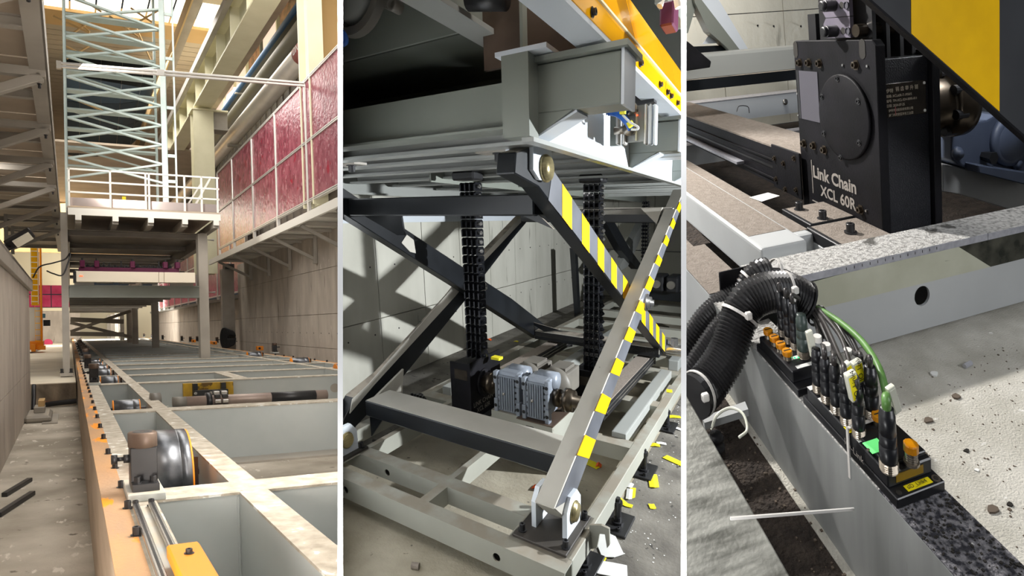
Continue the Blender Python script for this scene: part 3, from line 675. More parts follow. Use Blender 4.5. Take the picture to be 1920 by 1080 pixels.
a = V(429, 600, 24.2); b = V(441, 600, 24.2)
t = T('cable_column', 'dark steel trunking column at the corner of the right concrete wall', 'column')
obj('column', G().box(a[0]-.2, b[0], 24.2, 24.5, FT-.3, 2.15), m_dark_gd, t); obj('cap', G().box(a[0]-.1, b[0], 24.1, 24.5, 2.15, 2.35), m_black, t)
t = T('cable_coil', 'coil of black cable hung at the foot of the steel column', 'cable')
c = V(427, 634, 23.9)
for k in range(7):
    r = .26-.012*k; u = c[0]-.12+.04*k
    obj('loop', G().tube([(u+.12*math.cos(x), 23.85, c[2]+.38*math.sin(x)*(1-.05*k)) for x in np.linspace(0, 2*math.pi, 25)], .035, 6), m_cable, t, smooth=True)
# --- handrail frames by the far screen
for i, (x0, x1, y0, y1) in enumerate([(389, 401, 450, 548), (330, 345, 487, 510)]):
    a, b = V(x0, y1, 20), V(x1, y0, 20)
    obj('handrail_hoop', G().tube([(b[0], 20, b[2]), (a[0], 20, b[2]), (a[0], 20, a[2]), (b[0], 20, a[2])], .04, 6), m_alu, label=['tall bent handrail tube right of the portal post', 'small bent handrail tube left of the portal post'][i], cat='handrail')
# --- upper hall: pillars, crane girder, pipes, windows
for i, (x0, x1, y) in enumerate([(362, 400, 205), (577, 605, 60)]):
    v = [24.5, 13.0][i]; a, b = V(x0, y, v), V(x1, y, v); top = [a[2], 14][i]
    q = T('pillar', ['cream steel pillar carrying the crane girder, beyond the guard rail', 'near cream steel pillar above the red screen'][i], 'pillar')
    obj('flange', G().box(a[0], b[0], v, v+.05, (2.0, 2.6)[i], top), m_cream, q)
    obj('flange', G().box(a[0], b[0], v+.6, v+.65, (2.0, 2.6)[i], top), m_cream, q)
    obj('web', G().box((a[0]+b[0])/2-.02, (a[0]+b[0])/2+.02, v+.05, v+.6, (2.0, 2.6)[i], top), m_cream, q)
    if i == 0:
        obj('cap_plate', G().box(a[0]-.05, b[0]+.5, v-.05, v+.8, top, top+.06), m_cream, q)
        obj('corbel', G().box(b[0], b[0]+.5, v+.02, v+.6, top-.7, top-.62).box(b[0], b[0]+.5, v+.1, v+.2, top-.62, top), m_grey, q)
pu = V(381, 205, 24.5)
gt = pu[2]
q = T('crane_girder', 'deep cream crane girder with stiffeners running along the right side', 'girder')
gu = pu[0]
obj('bottom_flange', G().box(gu-.3, gu+.3, 10, 45, gt+.1, gt+.16), m_cream, q)
obj('web', G().box(gu-.02, gu+.02, 10, 45, gt+.16, gt+1.2), m_cream, q)
obj('top_flange', G().box(gu-.3, gu+.3, 10, 45, gt+1.2, gt+1.26), m_cream, q)
for i in range(14): obj('stiffener', G().box(gu-.28, gu-.02, 11+1.9*i, 11.03+1.9*i, gt+.16, gt+1.2), m_cream, q)
obj('crane_rail', G().box(gu-.5, gu-.35, 10, 45, gt+1.0, gt+1.25), m_grey, q)
obj('conductor_bar', G().box(gu-.34, gu-.28, 10, 30, gt+1.26, gt+1.34), m_tealp, q)
obj('walkway_soffit', G().box(gu+.3, gu+.62, 10, 45, gt+.35, gt+.42), m_brown_u, q)
q = T('upper_beam', 'brown steel beam running above and left of the crane girder', 'girder')
obj('beam', G().box(gu-1.0, gu-.75, 10, 60, gt+1.9, gt+2.3), m_brown_u, q); obj('light_edge', G().box(gu-1.05, gu-1.0, 10, 60, gt+1.9, gt+2.4), m_tan, q)
# pipes along the wall
uw = 6.2
zp = U(400, 300, uw-.5)[2]
q = T('insulated_pipe', 'thick white jacketed pipe with a red marking band on the right wall', 'pipe')
rp = .30
obj('jacket', G().cyl((uw-.5, 14, zp), (uw-.5, 60, zp), rp, 28), m_pipe_w, q, smooth=True)
vb = U(575, 95, uw-.5)[1]
bnd = obj('red_band', G().cyl((uw-.5, vb-.5, zp), (uw-.5, vb+.35, zp), rp+.006, 28), m_redband, q, smooth=True)
text('lettering', 'DN', (uw-.5-rp-.008, vb+.2, zp-.12), (0, -1, 0), (0, 0, 1), .3, m_paper, bnd)
for v in (26, 33): obj('support', G().box(uw-.7, uw, v, v+.15, zp-rp-.1, zp-rp), m_grey, q)
z2 = U(400, 268, uw-.4)[2]; 
q = T('dark_pipe', 'dark grey pipe above the thick white pipe', 'pipe'); obj('tube', G().cyl((uw-.4, 14, z2), (uw-.4, 60, z2), .24, 20), m_pipe_d, q, smooth=True)
z3 = U(455, 165, uw-.4)[2]
q = T('blue_pipe', 'thin blue pipe running above the dark pipe', 'pipe'); obj('tube', G().cyl((uw-.5, 14, z3), (uw-.5, 60, z3), .085, 14), m_pipe_b, q, smooth=True)
for v in (25, 30, 37): obj('clamp', G().box(uw-.6, uw-.1, v, v+.12, z3-.13, z3-.08), m_grey, q)
zl = U(435, 197, uw)[2]
t = T('wall_right', kind='structure')
obj('cladding', G().box(uw, uw+.2, 12, 60, 2, zl-.3), m_grey, t)
for i in range(60): obj('cladding_rib', G().box(uw-.04, uw, 14+.7*i, 14.25+.7*i, 2.5, 8.6), m_grey, t)
obj('sill_beam', G().box(uw-.25, uw+.1, 12, 60, zl-.3, zl-.1), m_pipe_d, t)
obj('upper_cladding', G().box(uw, uw+.2, 12, 60, zl+1.5, 13), m_grey, t)
for i in range(16):
    v = 15+2.1*i; dk = i in (0, 1, 2, 4)
    w = T('window_%d' % (i+1), kind='structure')
    obj('frame', G().box(uw-.06, uw+.1, v, v+.12, zl-.1, zl+1.5).box(uw-.06, uw+.1, v+.12, v+1.95, zl-.1, zl).box(uw-.06, uw+.1, v+.12, v+1.95, zl+1.4, zl+1.5), m_cream if not dk else m_pipe_d, w)
    obj('pane', G().box(uw, uw+.03, v+.12, v+1.95, zl, zl+1.4), m_windk if dk else m_win, w)
obj('wall_right', G().box(4.65, 6.3, 13.75, 13.85, 2.6, 14), m_tan, kind='structure')
# roof
t = T('ceiling', kind='structure')
def seg_roof(v0, v1):
    n = int((v1-v0)/.5)
    for i in range(n): obj('roof_sheet', G().box(-8, 6.2, v0+.5*i+.02, v0+.5*i+.48, ROOF, ROOF+.05), m_roof, t)
seg_roof(6, 23.5); seg_roof(27, 46)
sk = [23.5, 27.0]
for i in range(18):
    u = -8+i*.82; obj('skylight', G().box(u, u+.76, sk[0]+.1, sk[1]-1.3, ROOF+.1, ROOF+.12), m_sky, t)
obj('skylight_reveal', G().box(-8, 6.2, sk[1]-1.3, sk[1], ROOF-.02, ROOF+.4), m_tan, t)
obj('eaves_strip', G().box(5.2, 5.6, 8, 46, ROOF-.35, ROOF), m_tan, t)
obj('eaves_sheet', G().box(5.6, 9, 8, 46, ROOF-.1, ROOF), m_roof, t)
obj('wall_back', G().box(-8, 9, 46, 46.3, 5, 13), m_tan, kind='structure')
q = T('roof_truss', 'thin criss-cross roof bracing rods below the ceiling', 'truss')
for (x0, y0, x1, y1) in [(100, 30, 168, 62), (132, 65, 186, 30), (130, 25, 168, 60), (205, 30, 260, 70), (235, 55, 300, 18), (120, 85, 165, 107), (125, 110, 170, 85), (245, 15, 290, 45), (155, 0, 190, 22), (125, 180, 210, 215), (250, 40, 290, 130)]:
    obj('rod', G().cyl(V(x0, y0, 21.5), V(x1, y1, 21.5), .03, 6), m_tan, q)
t = T('dark_vessel', 'huge dark teal curved hull hanging beyond the lattice tower', 'vessel')
vv = 30.
def hp(px, py, dv=0): p = V(px, py, vv); return p+(0, dv, 0)
top = [(123, 100), (150, 101), (190, 106), (230, 113), (270, 119), (300, 124)]
bot = [(123, 258), (150, 262), (190, 262), (225, 256), (255, 240), (268, 228)]
for j in range(5):
    for k in range(4):
        f = lambda i, r: np.array(hp(top[i][0]*(1-r)+bot[i][0]*r, top[i][1]*(1-r)+bot[i][1]*r))+(0, 3*r*r, 0)
        q4 = [f(j, k/4), f(j+1, k/4), f(j+1, (k+1)/4), f(j, (k+1)/4)]
        c_ = sum(q4)/4; q4 = [c_+(p-c_)*.985 for p in q4]
        obj('hull_plate', G().prism(q4, (0, .1, 0)), m_teal, t)
for j in range(5): obj('blue_rim', G().bar(hp(*top[j], -.1), hp(*top[j+1], -.1), .1, .12), m_tealp, t)
for px in (170, 190, 203, 217, 237): obj('red_marker', G().cyl(hp(px, 108, -.2), hp(px, 101, -.2), .05, 6), m_redband, t)
obj('ceiling', G().box(-8, 6, 31, 46, 8.4, 8.5), m_brown_u, kind='structure')
# --- far left: yellow machine, red and cream wall
t = T('wall_back', kind='structure')
fv = 56.
xa, xb = V(60, 600, fv)[0], V(150, 600, fv)[0]
zc = V(100, 535, fv)[2]; zd = V(100, 577, fv)[2]; ze = V(100, 553, fv)[2]
obj('cream_upper', G().box(xa-3, xb, fv, fv+.3, zc, 12), m_creamwall, t)
obj('concrete_lower', G().box(xa-3, xb, fv, fv+.3, -1.15, zd), m_conc, t)
for k in range(4):
    u = xa-.6+k*1.9
    for a, b in ((zd+.06, ze), (ze+.08, zc)): obj('crimson_panel', G().box(u, u+1.84, fv-.02, fv+.1, a, b), m_redfar, t)
obj('cream_band', G().box(xa-3, xb, fv-.04, fv, zd-.25, zd), m_creamwall, t)
t = T('yellow_machine', 'tall orange yellow machine with a ladder beyond the left pit wall', 'machine')
mv = 34.
p = lambda x, y: V(x, y, mv)
def pb(name, x0, x1, y0, y1, d, m, par=t, dv=0):
    a, b = p(x0, y0), p(x1, y1); return obj(name, G().box(a[0], b[0], mv+dv, mv+dv+d, b[2], a[2]), m, par)
pb('mast', 73, 80, 440, 645, .5, m_orange); pb('mast_panel', 56, 73, 440, 572, .3, m_yellow, dv=.3)
pb('cabinet', 54, 78, 576, 640, .8, m_cream_w, dv=.4); pb('base', 54, 82, 640, 655, 1.2, m_orange, dv=-.3)
pb('bogie', 60, 68, 645, 658, .5, m_orange, dv=-.8); pb('bogie', 72, 86, 648, 655, .5, m_orange, dv=-.6)
for x in (66, 77): pb('ladder_rail', x-.8, x+.8, 572, 640, .08, m_yellow, dv=-.1)
for y in (583, 594, 606, 618, 629, 639): pb('ladder_rung', 66, 77, y-.6, y+.6, .05, m_yellow, dv=-.1)
for x in (58, 71): pb('upper_rail', x-.6, x+.6, 440, 570, .08, m_cream_w, dv=-.1)
for k in range(11): pb('upper_rung', 58, 71, 460+k*10.5, 461.3+k*10.5, .05, m_cream_w, dv=-.1)
pb('motor', 81, 94, 600, 611, .6, m_black); pb('handle_gear', 80, 85, 588, 596, .3, m_tealp)
obj('black_cable', G().tube(spline([V(62, 520, 15), V(75, 500, 15.5), V(100, 493, 16), V(122, 486, 16.2), V(131, 475, 16.2), V(130, 485, 16.1), V(118, 515, 15.9), V(100, 513, 15.8), V(88, 508, 15.6)], 8), .016, 6), m_cable, label='looping black cable at the end of the left walkway', cat='cable', smooth=True)
obj('red_reel', G().cyl(V(90, 643, 50), V(90, 643, 50)+(0, .4, 0), .28, 14), m_redfar, label='small red reel on the far floor', cat='reel')
obj('floor_track', G().bar(V(58, 665, 28)*0+H(57, 662, -1.14), H(75, 655, -1.14), .12, .04), m_black, label='dark floor track under the yellow machine', cat='track')
# ================================================================== BAY 2: under the scissor lift
bay(2)
FL = -1.375                                                      # pit floor
TP = -1.2                                                        # top of base frame
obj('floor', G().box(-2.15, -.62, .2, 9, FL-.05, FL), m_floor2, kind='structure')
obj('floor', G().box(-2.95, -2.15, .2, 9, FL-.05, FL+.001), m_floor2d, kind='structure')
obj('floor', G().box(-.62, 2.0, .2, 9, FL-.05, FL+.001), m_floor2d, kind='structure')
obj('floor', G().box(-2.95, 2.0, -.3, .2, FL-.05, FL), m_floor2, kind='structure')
t = T('wall_left', kind='structure')
hr = [FL, U(800, 575, -2.9)[2], U(700, 430, -2.9)[2]+.35, 1.2]
for i in range(13):
    for j in range(3): obj('concrete_panel', G().box(-3.1, -2.9, .4+.62*i+.004, .4+.62*(i+1)-.004, hr[j]+.004, hr[j+1]-.004), m_wall2, t)
for i in range(24):
    for j in (0, 1): obj('tie_hole', G().cyl((-2.902, 1.0+.3*i, -.95+.55*j), (-2.896, 1.0+.3*i, -.95+.55*j), .007, 6), m_black, t)
t = T('wall_back', kind='structure')
for i in range(8):
    for a, b in ((FL, -.57), (-.56, .8)): obj('concrete_panel', G().box(-3.1+.62*i+.004, -3.1+.62*(i+1)-.004, 8.5, 8.7, a+.003, b-.003), m_wall2, t)
# --- base frame
t = T('base_frame', 'grey welded base frame of the scissor lift lying on the pit floor', 'machine frame')
HB = .085
def holebeam_u(u0, u1, v0, v1, holes, name='cross_beam', h=HB, par=None):
    # beam along u, front web with round holes, top and rear plates
    g = G(); th = .006; xs = sorted(holes); cuts = [u0]+[(xs[i]+xs[i+1])/2 for i in range(len(xs)-1)]+[u1] if xs else [u0, u1]
    if xs:
        for i, x in enumerate(xs): g.holed((cuts[i], v0, TP-h), (cuts[i+1]-cuts[i], 0, 0), (0, 0, h), (0, th, 0), (x-cuts[i], h*.45), .017)
    else: g.box(u0, u1, v0, v0+th, TP-h, TP)
    g.box(u0, u1, v0+th, v1, TP-.006, TP); g.box(u0, u1, v1-th, v1, TP-h, TP-.006); g.box(u0, u1, v0+th, v1-th, TP-h, TP-h+.006)
    return obj(name, g, m_f2, par or t)
fh = V(650, 919, 1.41)[0], V(932, 1033, 1.41)[0]
holebeam_u(-2.6, -.59, 1.404, 1.479, list(fh), h=.1)
holebeam_u(-2.6, -.645, 1.62, 1.70, [V(725, 873, 1.62)[0], V(992, 963, 1.62)[0]])
for u in (-1.325, -.86): obj('short_beam', G().box(u, u+.05, 1.479, 1.62, TP-HB, TP), m_f2, t)
obj('side_rail', G().box(-.645, -.59, 1.479, 8.3, TP-HB, TP), m_f2, t, bevel=.003)
obj('side_rail', G().box(-2.16, -2.09, 1.4, 8.3, TP-HB, TP), m_f2, t, bevel=.003)
for u in (-1.325, -1.9): obj('long_beam', G().box(u, u+.035, 1.70, 2.46, TP-.09, TP), m_p2w if 0 else m_f2, t)
for i, (v, hs) in enumerate([(2.46, [V(868, 781, 2.46)[0]]), (3.15, []), (3.9, [-1.55, -.95]), (4.35, [-1.4, -1.1]), (4.9, [-1.5]), (5.5, [-1.3]), (6.2, []), (7.0, [])]):
    holebeam_u(-2.09, -1.30 if i == 0 else -.645, v, v+.1, hs)
obj('rear_web', G().box(-.95, -.645, 2.47, 2.56, TP-HB, TP), m_f2, t)
obj('torn_cap', G().box(-1.36, -1.295, 2.45, 2.47, TP-.05, TP+.002), m_paper, t)
x0 = H(1153, 815, TP)
obj('rounded_beam', G().box(-.775, -.69, 2.56, 3.9, TP-.06, TP+.03), m_p2, t, bevel=.008, seg=2)
obj('rounded_beam', G().box(-2.06, -1.98, 2.62, 3.3, TP-.06, TP+.03), m_p2, t, bevel=.008, seg=2)
obj('rounded_beam', G().box(-.775, -.69, 4.2, 6, TP-.06, TP+.03), m_p2, t, bevel=.008, seg=2)
obj('rounded_beam', G().box(-1.55, -1.47, 3.6, 6, TP-.06, TP+.03), m_p2, t, bevel=.008, seg=2)
# lug, hook plate
hk = [(1105, 985), (1127, 985), (1142, 992), (1143, 1022), (1138, 1028), (1134, 1002), (1124, 1001), (1119, 1028), (1105, 1030)]
hk = [V(x, y, 1.68) for x, y in hk]
obj('lug', G().prism(hk, (0, .012, 0)), m_f2, t)
# cable trays on the frame
def tray(u0, u1, v0, v1, lab, wt=-1.115, d=.09):
    q = T('cable_tray', lab, 'cable tray', 'black cable trays on the base frame')
    obj('lid', G().box(u0, u1, v0, v1, wt-.006, wt), m_dustbr, q)
    obj('side', G().box(u1-.006, u1, v0, v1, wt-d, wt-.006), m_black, q)
    for k in (.35, .65): obj('ridge', G().box(u1, u1+.003, v0+.02, v1-.02, wt-d*k-.003, wt-d*k+.003), m_silver, q)
    obj('side', G().box(u0, u0+.006, v0, v1, wt-d, wt-.006), m_black, q)
    obj('end_plate', G().box(u0, u1, v1-.01, v1, wt-d-.02, wt+.02), m_black, q)
    for k in (.3, .7): bolt(q, (u1, v0+.04, wt-d*k), .008, .012, m_black, (1, 0, 0))
tray(-.99, -.88, 2.75, 4.2, 'black ridged cable tray right of the near scissor arm')
tray(-1.83, -1.72, 3.05, 4.35, 'black ridged cable tray behind the left chain box')
# --- bracket assemblies
def bracket(uo, v, w, lab, side=1):
    q = T('pivot_bracket', lab, 'bracket', 'pivot brackets on the base frame')
    obj('base_plate', G().box(uo-.2, uo+.03, v-.16, v+.12, TP, TP+.012), m_bracket, q, bevel=.002)
    obj('lower_plate', G().box(uo-.21, uo+.04, v-.18, v+.13, TP-.001, TP), m_f2, q)
    for k, (u, nm) in enumerate(((uo, 'ear'), (uo-.135, 'ear'))):
        prof = [(u, v-.075, TP+.012), (u, v+.075, TP+.012), (u, v+.075, w+.03), (u, v+.035, w+.075), (u, v-.035, w+.075), (u, v-.075, w+.03)]
        obj(nm, G().prism(prof, (-.02, 0, 0)), m_p2w, q)
    obj('pin', G().lathe((uo-.16, v, w), (1, 0, 0), [(0, .034), (.155, .034), (.156, .042), (.166, .042), (.167, .036), (.175, .036)], 28), m_brass, q, smooth=True)
    for dv in (-.12, .09):
        for du in (.012, -.175): bolt(q, (uo+du, v+dv, TP+.012), .012, .03, m_black)
    return q
pr_ = U(1072, 957, -.655); bracket(-.645, pr_[1], pr_[2], 'grey pivot bracket with brass pin at the near right frame corner')
pl_ = U(650, 825, -1.9); bracket(-1.9, pl_[1]-.0, pl_[2], 'pale pivot bracket with brass pin at the left frame edge')
# --- scissor arms
def face_arm(px, u, th, m, nm, par, mface=None):
    pts = [U(x, y, u) for x, y in px]
    b = obj(nm, G().prism(pts, (-th, 0, 0)), m, par, bevel=.004)
    return b
def line(p, q):
    return lambda y: p[0]+(q[0]-p[0])*(y-p[1])/(q[1]-p[1])
t = T('scissor_arm', 'pale dusty scissor arm with yellow hazard patches, rising from the near corner', 'scissor arm', 'hazard marked scissor arms')
E1 = line((1119, 760), (1180, 610)); E1b = line((1180, 610), (1267, 395)); E2 = line((1145, 749), (1201, 597)); E2b = line((1201, 597), (1275, 395))
e1 = lambda y: E1(y) if y > 610 else E1b(y)
e2 = lambda y: E2(y) if y > 597 else E2b(y)
face_arm([(e1(955), 955), (e1(610), 610), (e1(355), 355), (e2(355), 355), (e2(597), 597), (e2(930), 930), (1062, 975)], -.662, .085, m_armgrey, 'tube', t)
obj('side_face', G().prism([U(x, y, -.6615) for x, y in ((e1(952)+1, 952), (e1(610)+1, 610), (e1(357)+1, 357), (e2(357)-.5, 357), (e2(597)-.5, 597), (e2(930)-1, 930))], (.0012, 0, 0)), m_armface, t)
for a, b in ((815, 853), (737, 770), (670.5, 698.5), (612, 636), (562, 583), (517, 540), (477, 493), (440, 455), (408, 423), (378, 392)):
    q_ = [(e1(a)+.5, a), (e1(b)+.5, b), (e2(b+7), b+7), (e2(a+10), a+10)]
    obj('hazard_patch', G().prism([U(x, y, -.660) for x, y in q_], (.0012, 0, 0)), m_stripe, t)
pv_ = U(1211, 567, -.66)
obj('pivot_bolt', G().lathe(pv_, (1, 0, 0), [(0, .05), (.01, .05), (.011, .035), (.03, .035), (.031, .018), (.045, .018)], 20), m_silver, t, smooth=True)
t = T('scissor_arm', 'striped black and yellow scissor arm falling from the platform corner', 'scissor arm', 'hazard marked scissor arms')
top = lambda x: 370+(x-1072)*1.5 if x < 1180 else 532+(x-1180)*1.46
bot = lambda x: 432+(x-1072)*1.323 if x < 1171 else 563+(x-1171)*1.29
face_arm([(968, 285), (1008, 272), (1030, 305), (1072, top(1072)), (1180, top(1180)), (1256, 643), (1253, 669), (1171, 563), (1072, 432), (1010, 350), (965, 325)], -.775, .075, m_arm, 'tube', t)
obj('side_face', G().prism([U(x, y, -.7745) for x, y in ((1036, 318), (1072, top(1072)+1), (1180, top(1180)+1), (1255, 643), (1252, 667), (1171, 561), (1072, 430), (1028, 375))], (.0012, 0, 0)), m_armface, t)
for a, b in ((1054, 1072), (1091, 1105), (1120.5, 1132.5), (1146, 1156), (1168, 1179), (1203, 1210), (1217.5, 1224), (1230, 1236), (1241.5, 1246.5)):
    obj('hazard_stripe', G().prism([U(x, y, -.773) for x, y in ((a, top(a)+1), (b, top(b)+1), (b, bot(b)-1), (a, bot(a)-1))], (.0012, 0, 0)), m_stripe, t)
ub = U(1250, 655, -.77); obj('roller_pin', G().cyl(ub, ub+(.2, 0, 0), .045, 20), m_silver, t, smooth=True); obj('nut', G().cyl(ub+(.06, 0, .03), ub+(.06, 0, .1), .03, 6), m_silver, t)
# upper bracket
q = T('pivot_bracket', 'pale hanging bracket with brass pin under the platform corner', 'bracket')
ears = [(1000, 262), (1034, 268), (1035, 322), (1026, 340), (1012, 337), (1000, 318)]
for u in (-.758, -.855): obj('ear', G().prism([U(x, y, -.758)+((u+.758), 0, 0) for x, y in ears], (-.016, 0, 0)), m_p2w, q)
pu_ = U(1022, 316, -.758); obj('pin', G().lathe(pu_-(.115, 0, 0), (1, 0, 0), [(0, .036), (.112, .036), (.113, .048), (.124, .048), (.125, .042), (.134, .042)], 28), m_brass, q, smooth=True)
t = T('scissor_arm', 'black scissor arm crossing the left chain column, falling to the right', 'scissor arm', 'black scissor arms on the far side')
face_arm([(600, 340), (643, 352), (857, 493), (960, 560), (1026, 612), (1012, 636), (853, 533), (643, 400), (600, 372)], -1.95, .08, m_arm, 'tube', t)
cc = U(903, 537, -1.95); obj('pivot_bolt', G().lathe(cc, (1, 0, 0), [(0, .04), (.02, .04), (.02, .025), (.04, .025)], 18), m_silver, t, smooth=True)
w_ = U(775, 455, -1.945); obj('peeling_tape', G().prism([U(x, y, -1.949) for x, y in ((752, 455), (762, 440), (775, 450), (779, 475), (768, 472))], (.004, 0, 0)), m_armgrey, t)
t = T('scissor_arm', 'black scissor arm with dusty top rising from the left bracket', 'scissor arm', 'black scissor arms on the far side')
face_arm([(610, 855), (665, 745), (720, 700), (847, 558), (900, 490), (985, 400), (1000, 402), (960, 450), (873, 563), (758, 705), (668, 800), (640, 850)], -2.04, .08, m_arm, 'tube', t)
obj('dusty_top', G().prism([U(x, y, -2.039) for x, y in ((660, 748), (690, 720), (847, 540), (985, 398), (990, 402), (900, 497), (852, 556), (700, 722), (655, 775))], (.006, 0, 0)), m_armgrey, t)
obj('gusset', G().prism([U(x, y, -1.99) for x, y in ((757, 692), (754, 765), (699, 750))], (-.015, 0, 0)), m_armgrey, t)
# cross tubes
t = T('cross_tube', 'lower cross tube with dusty top joining the near ends of the arms', 'beam', 'cross tubes of the scissor lift')
obj('tube', G().box(-1.97, -.75, 1.78, 1.98, -1.075, -.985), m_arm, t, bevel=.006)
obj('dusty_top', G().box(-1.96, -.76, 1.785, 1.975, -.9855, -.983), m_armgrey, t)
obj('gusset', G().prism([(-1.96, 1.8, -1.07), (-1.85, 1.8, -1.07), (-1.96, 1.8, -1.2)], (0, .01, 0)), m_arm, t)
t = T('cross_tube', 'upper black cross tube just under the platform', 'beam', 'cross tubes of the scissor lift')
obj('tube', G().box(-1.95, -.86, 1.76, 1.92, 0, .085), m_arm, t, bevel=.006)
obj('gusset', G().prism([V(x, y, 1.8) for x, y in ((683, 405), (752, 405), (758, 441), (745, 441))], (0, .012, 0)), m_arm, t)
obj('gusset', G().prism([V(x, y, 1.8) for x, y in ((960, 396), (1003, 396), (1038, 430))], (0, .012, 0)), m_arm, t)
t = T('cross_tube', 'far cross tube with dusty top at the right end of the arms', 'beam', 'cross tubes of the scissor lift')
a = V(1080, 388, 3.7); b = V(1255, 372, 3.7)
obj('tube', G().box(-1.95, -.68, 3.72, 3.9, -.05, .06), m_arm, t, bevel=.006); obj('dusty_top', G().box(-1.94, -.69, 3.72, 3.74, .01, .06), m_armgrey, t)
obj('gusset', G().prism([V(x, y, 3.72) for x, y in ((1203, 391), (1243, 389), (1232, 420))], (0, -.02, 0)), m_armgrey, t)
t = T('cross_tube', 'low black cross tube with torn gusset behind the right chain', 'beam', 'cross tubes of the scissor lift')
obj('tube', G().box(-1.95, -.8, 3.95, 4.1, -1.1, -1.02), m_arm, t, bevel=.006); obj('dusty_top', G().box(-1.94, -.8, 3.95, 3.96, -1.07, -1.02), m_armgrey, t)
obj('gusset', G().prism([V(x, y, 3.94) for x, y in ((988, 601), (1050, 619), (1020, 622))], (0, .01, 0)), m_arm, t)
# second scissor set, farther along the lift
for i, (px, lab) in enumerate([([(1130, 405), (1143, 400), (1180, 465), (1205, 500), (1195, 505), (1165, 470)], 'dark far scissor arm falling right behind the lift chain'), ([(1165, 507), (1162, 500), (1205, 415), (1215, 412), (1196, 460), (1177, 500)], 'pale far scissor arm rising right of the lift chain')]):
    obj('scissor_arm', G().prism([U(x, y, -1.9-.06*i) for x, y in px], (-.1, 0, 0)), [m_arm, m_p2][i], label=lab, cat='scissor arm')
a = U(1070, 470, -2.6)
obj('support_leg', G().prism([V(x, y, 6.2) for x, y in ((1068, 465), (1078, 467), (1084, 590), (1077, 594))], (0, .1, 0)), m_arm, label='thin dark leg standing against the concrete wall', cat='leg')
q = T('far_lift_base', 'rear cross member with two black motors at the far right', 'machine')
a, b = V(1220, 560, 6.5), V(1290, 548, 6.5)
obj('beam', G().box(a[0]-.2, 0, 6.5, 6.7, -1.05, -.92), m_arm, q)
for x in (1237, 1264):
    c = V(x, 545, 6.4); m_ = obj('motor', G().box(c[0]-.09, c[0]+.06, 6.3, 6.7, -.92, -.72), m_black, q, bevel=.02)
    obj('cap', G().cyl((c[0]-.02, 6.26, -.82), (c[0]-.02, 6.3, -.82), .05, 12), m_motord, m_)
# --- chain boxes, chains
def chain(u, v, w0, w1, lab, nplates=4, sp=.034, pitch=.052, studs=True):
    q = T('link_chain', lab, 'chain', 'black lift chains')
    n = int((w1-w0)/pitch); us = [u-sp*(nplates-1)/2+sp*k for k in range(nplates)]
    for j in range(n):
        w = w0+pitch*j
        for k, x in enumerate(us):
            def mk(g): g.prism([(0, -.04, .002), (0, .04, .002), (0, .04, pitch-.012), (0, .028, pitch-.002), (0, -.028, pitch-.002), (0, -.04, pitch-.012)], (.009, 0, 0))
            inst('link_plate', ('lp', pitch), mk, m_chain, (x, v, w), q)
        def mk2(g): g.cyl((-sp*1.5, 0, 0), (sp*1.5+.009, 0, 0), .012, 10)
        inst('link_pin', ('pin', sp, nplates), mk2, m_chain, (u, v+.0, w+pitch/2), q)
        if studs:
            def mk3(g): g.cyl((0, 0, 0), (.02, 0, 0), .012, 8); g.cyl((.02, 0, 0), (.026, 0, 0), .007, 8)
            inst('stud', ('stud',), mk3, m_silver if j > n*.55 else m_chain, (us[-1]+.009, v-.015, w+pitch/2), q)
def chainbox(u0, u1, v0, v1, w0, w1, lab, grp='chain drive boxes'):
    q = T('chain_box', lab, 'gear box', grp)
    obj('housing', G().box(u0, u1-.012, v0+.012, v1-.012, w0, w1-.014), m_box3, q)
    obj('front_flange', G().box(u0, u1, v0, v0+.012, w0, w1), m_box3, q)
    obj('side_plate', G().box(u1-.012, u1, v0-.015, v1+.01, w0, w1+.015), m_box3, q)
    obj('bearing_cover', G().lathe((u1, (v0+v1)/2-.03, (w0+w1)/2+.03), (1, 0, 0), [(0, .085), (.01, .085), (.014, .078), (.016, .05)], 28), m_box3, q, smooth=True)
    obj('nameplate', G().box(u0+.035, u0+.13, v0-.002, v0, w1-.1, w1-.04), m_nplate, q)
    obj('foot', G().box(u0-.02, u1+.04, v0-.02, v1+.02, w0-.012, w0), m_black, q)
    text('lettering', 'LINK CHAIN\n   XCL 60R', (u1+.001, v0+.01, w0+.075), (0, 1, 0), (0, 0, 1), .042, m_letter, q)
    return q
chainbox(-1.72, -1.56, 2.28, 2.62, -1.19, -.85, 'left black chain box at the foot of the left chain')
chain(-1.62, 2.44, -.85, .22, 'left tall black lift chain rising to the platform')
chainbox(-1.17, -1.0, 2.95, 3.3, -1.19, -.98, 'right black chain box partly behind the motors')
chain(-1.06, 3.05, -1.0, .26, 'right tall black lift chain with bright upper links')
chain(-1.68, 7.1, -1.1, .2, 'distant black lift chain near the back wall', 3)
obj('yellow_chip', G().box(-1.52, -1.46, 2.45, 2.5, -.85, -.835), m_tag, label='yellow scrap lying on top of the left chain box', cat='scrap')
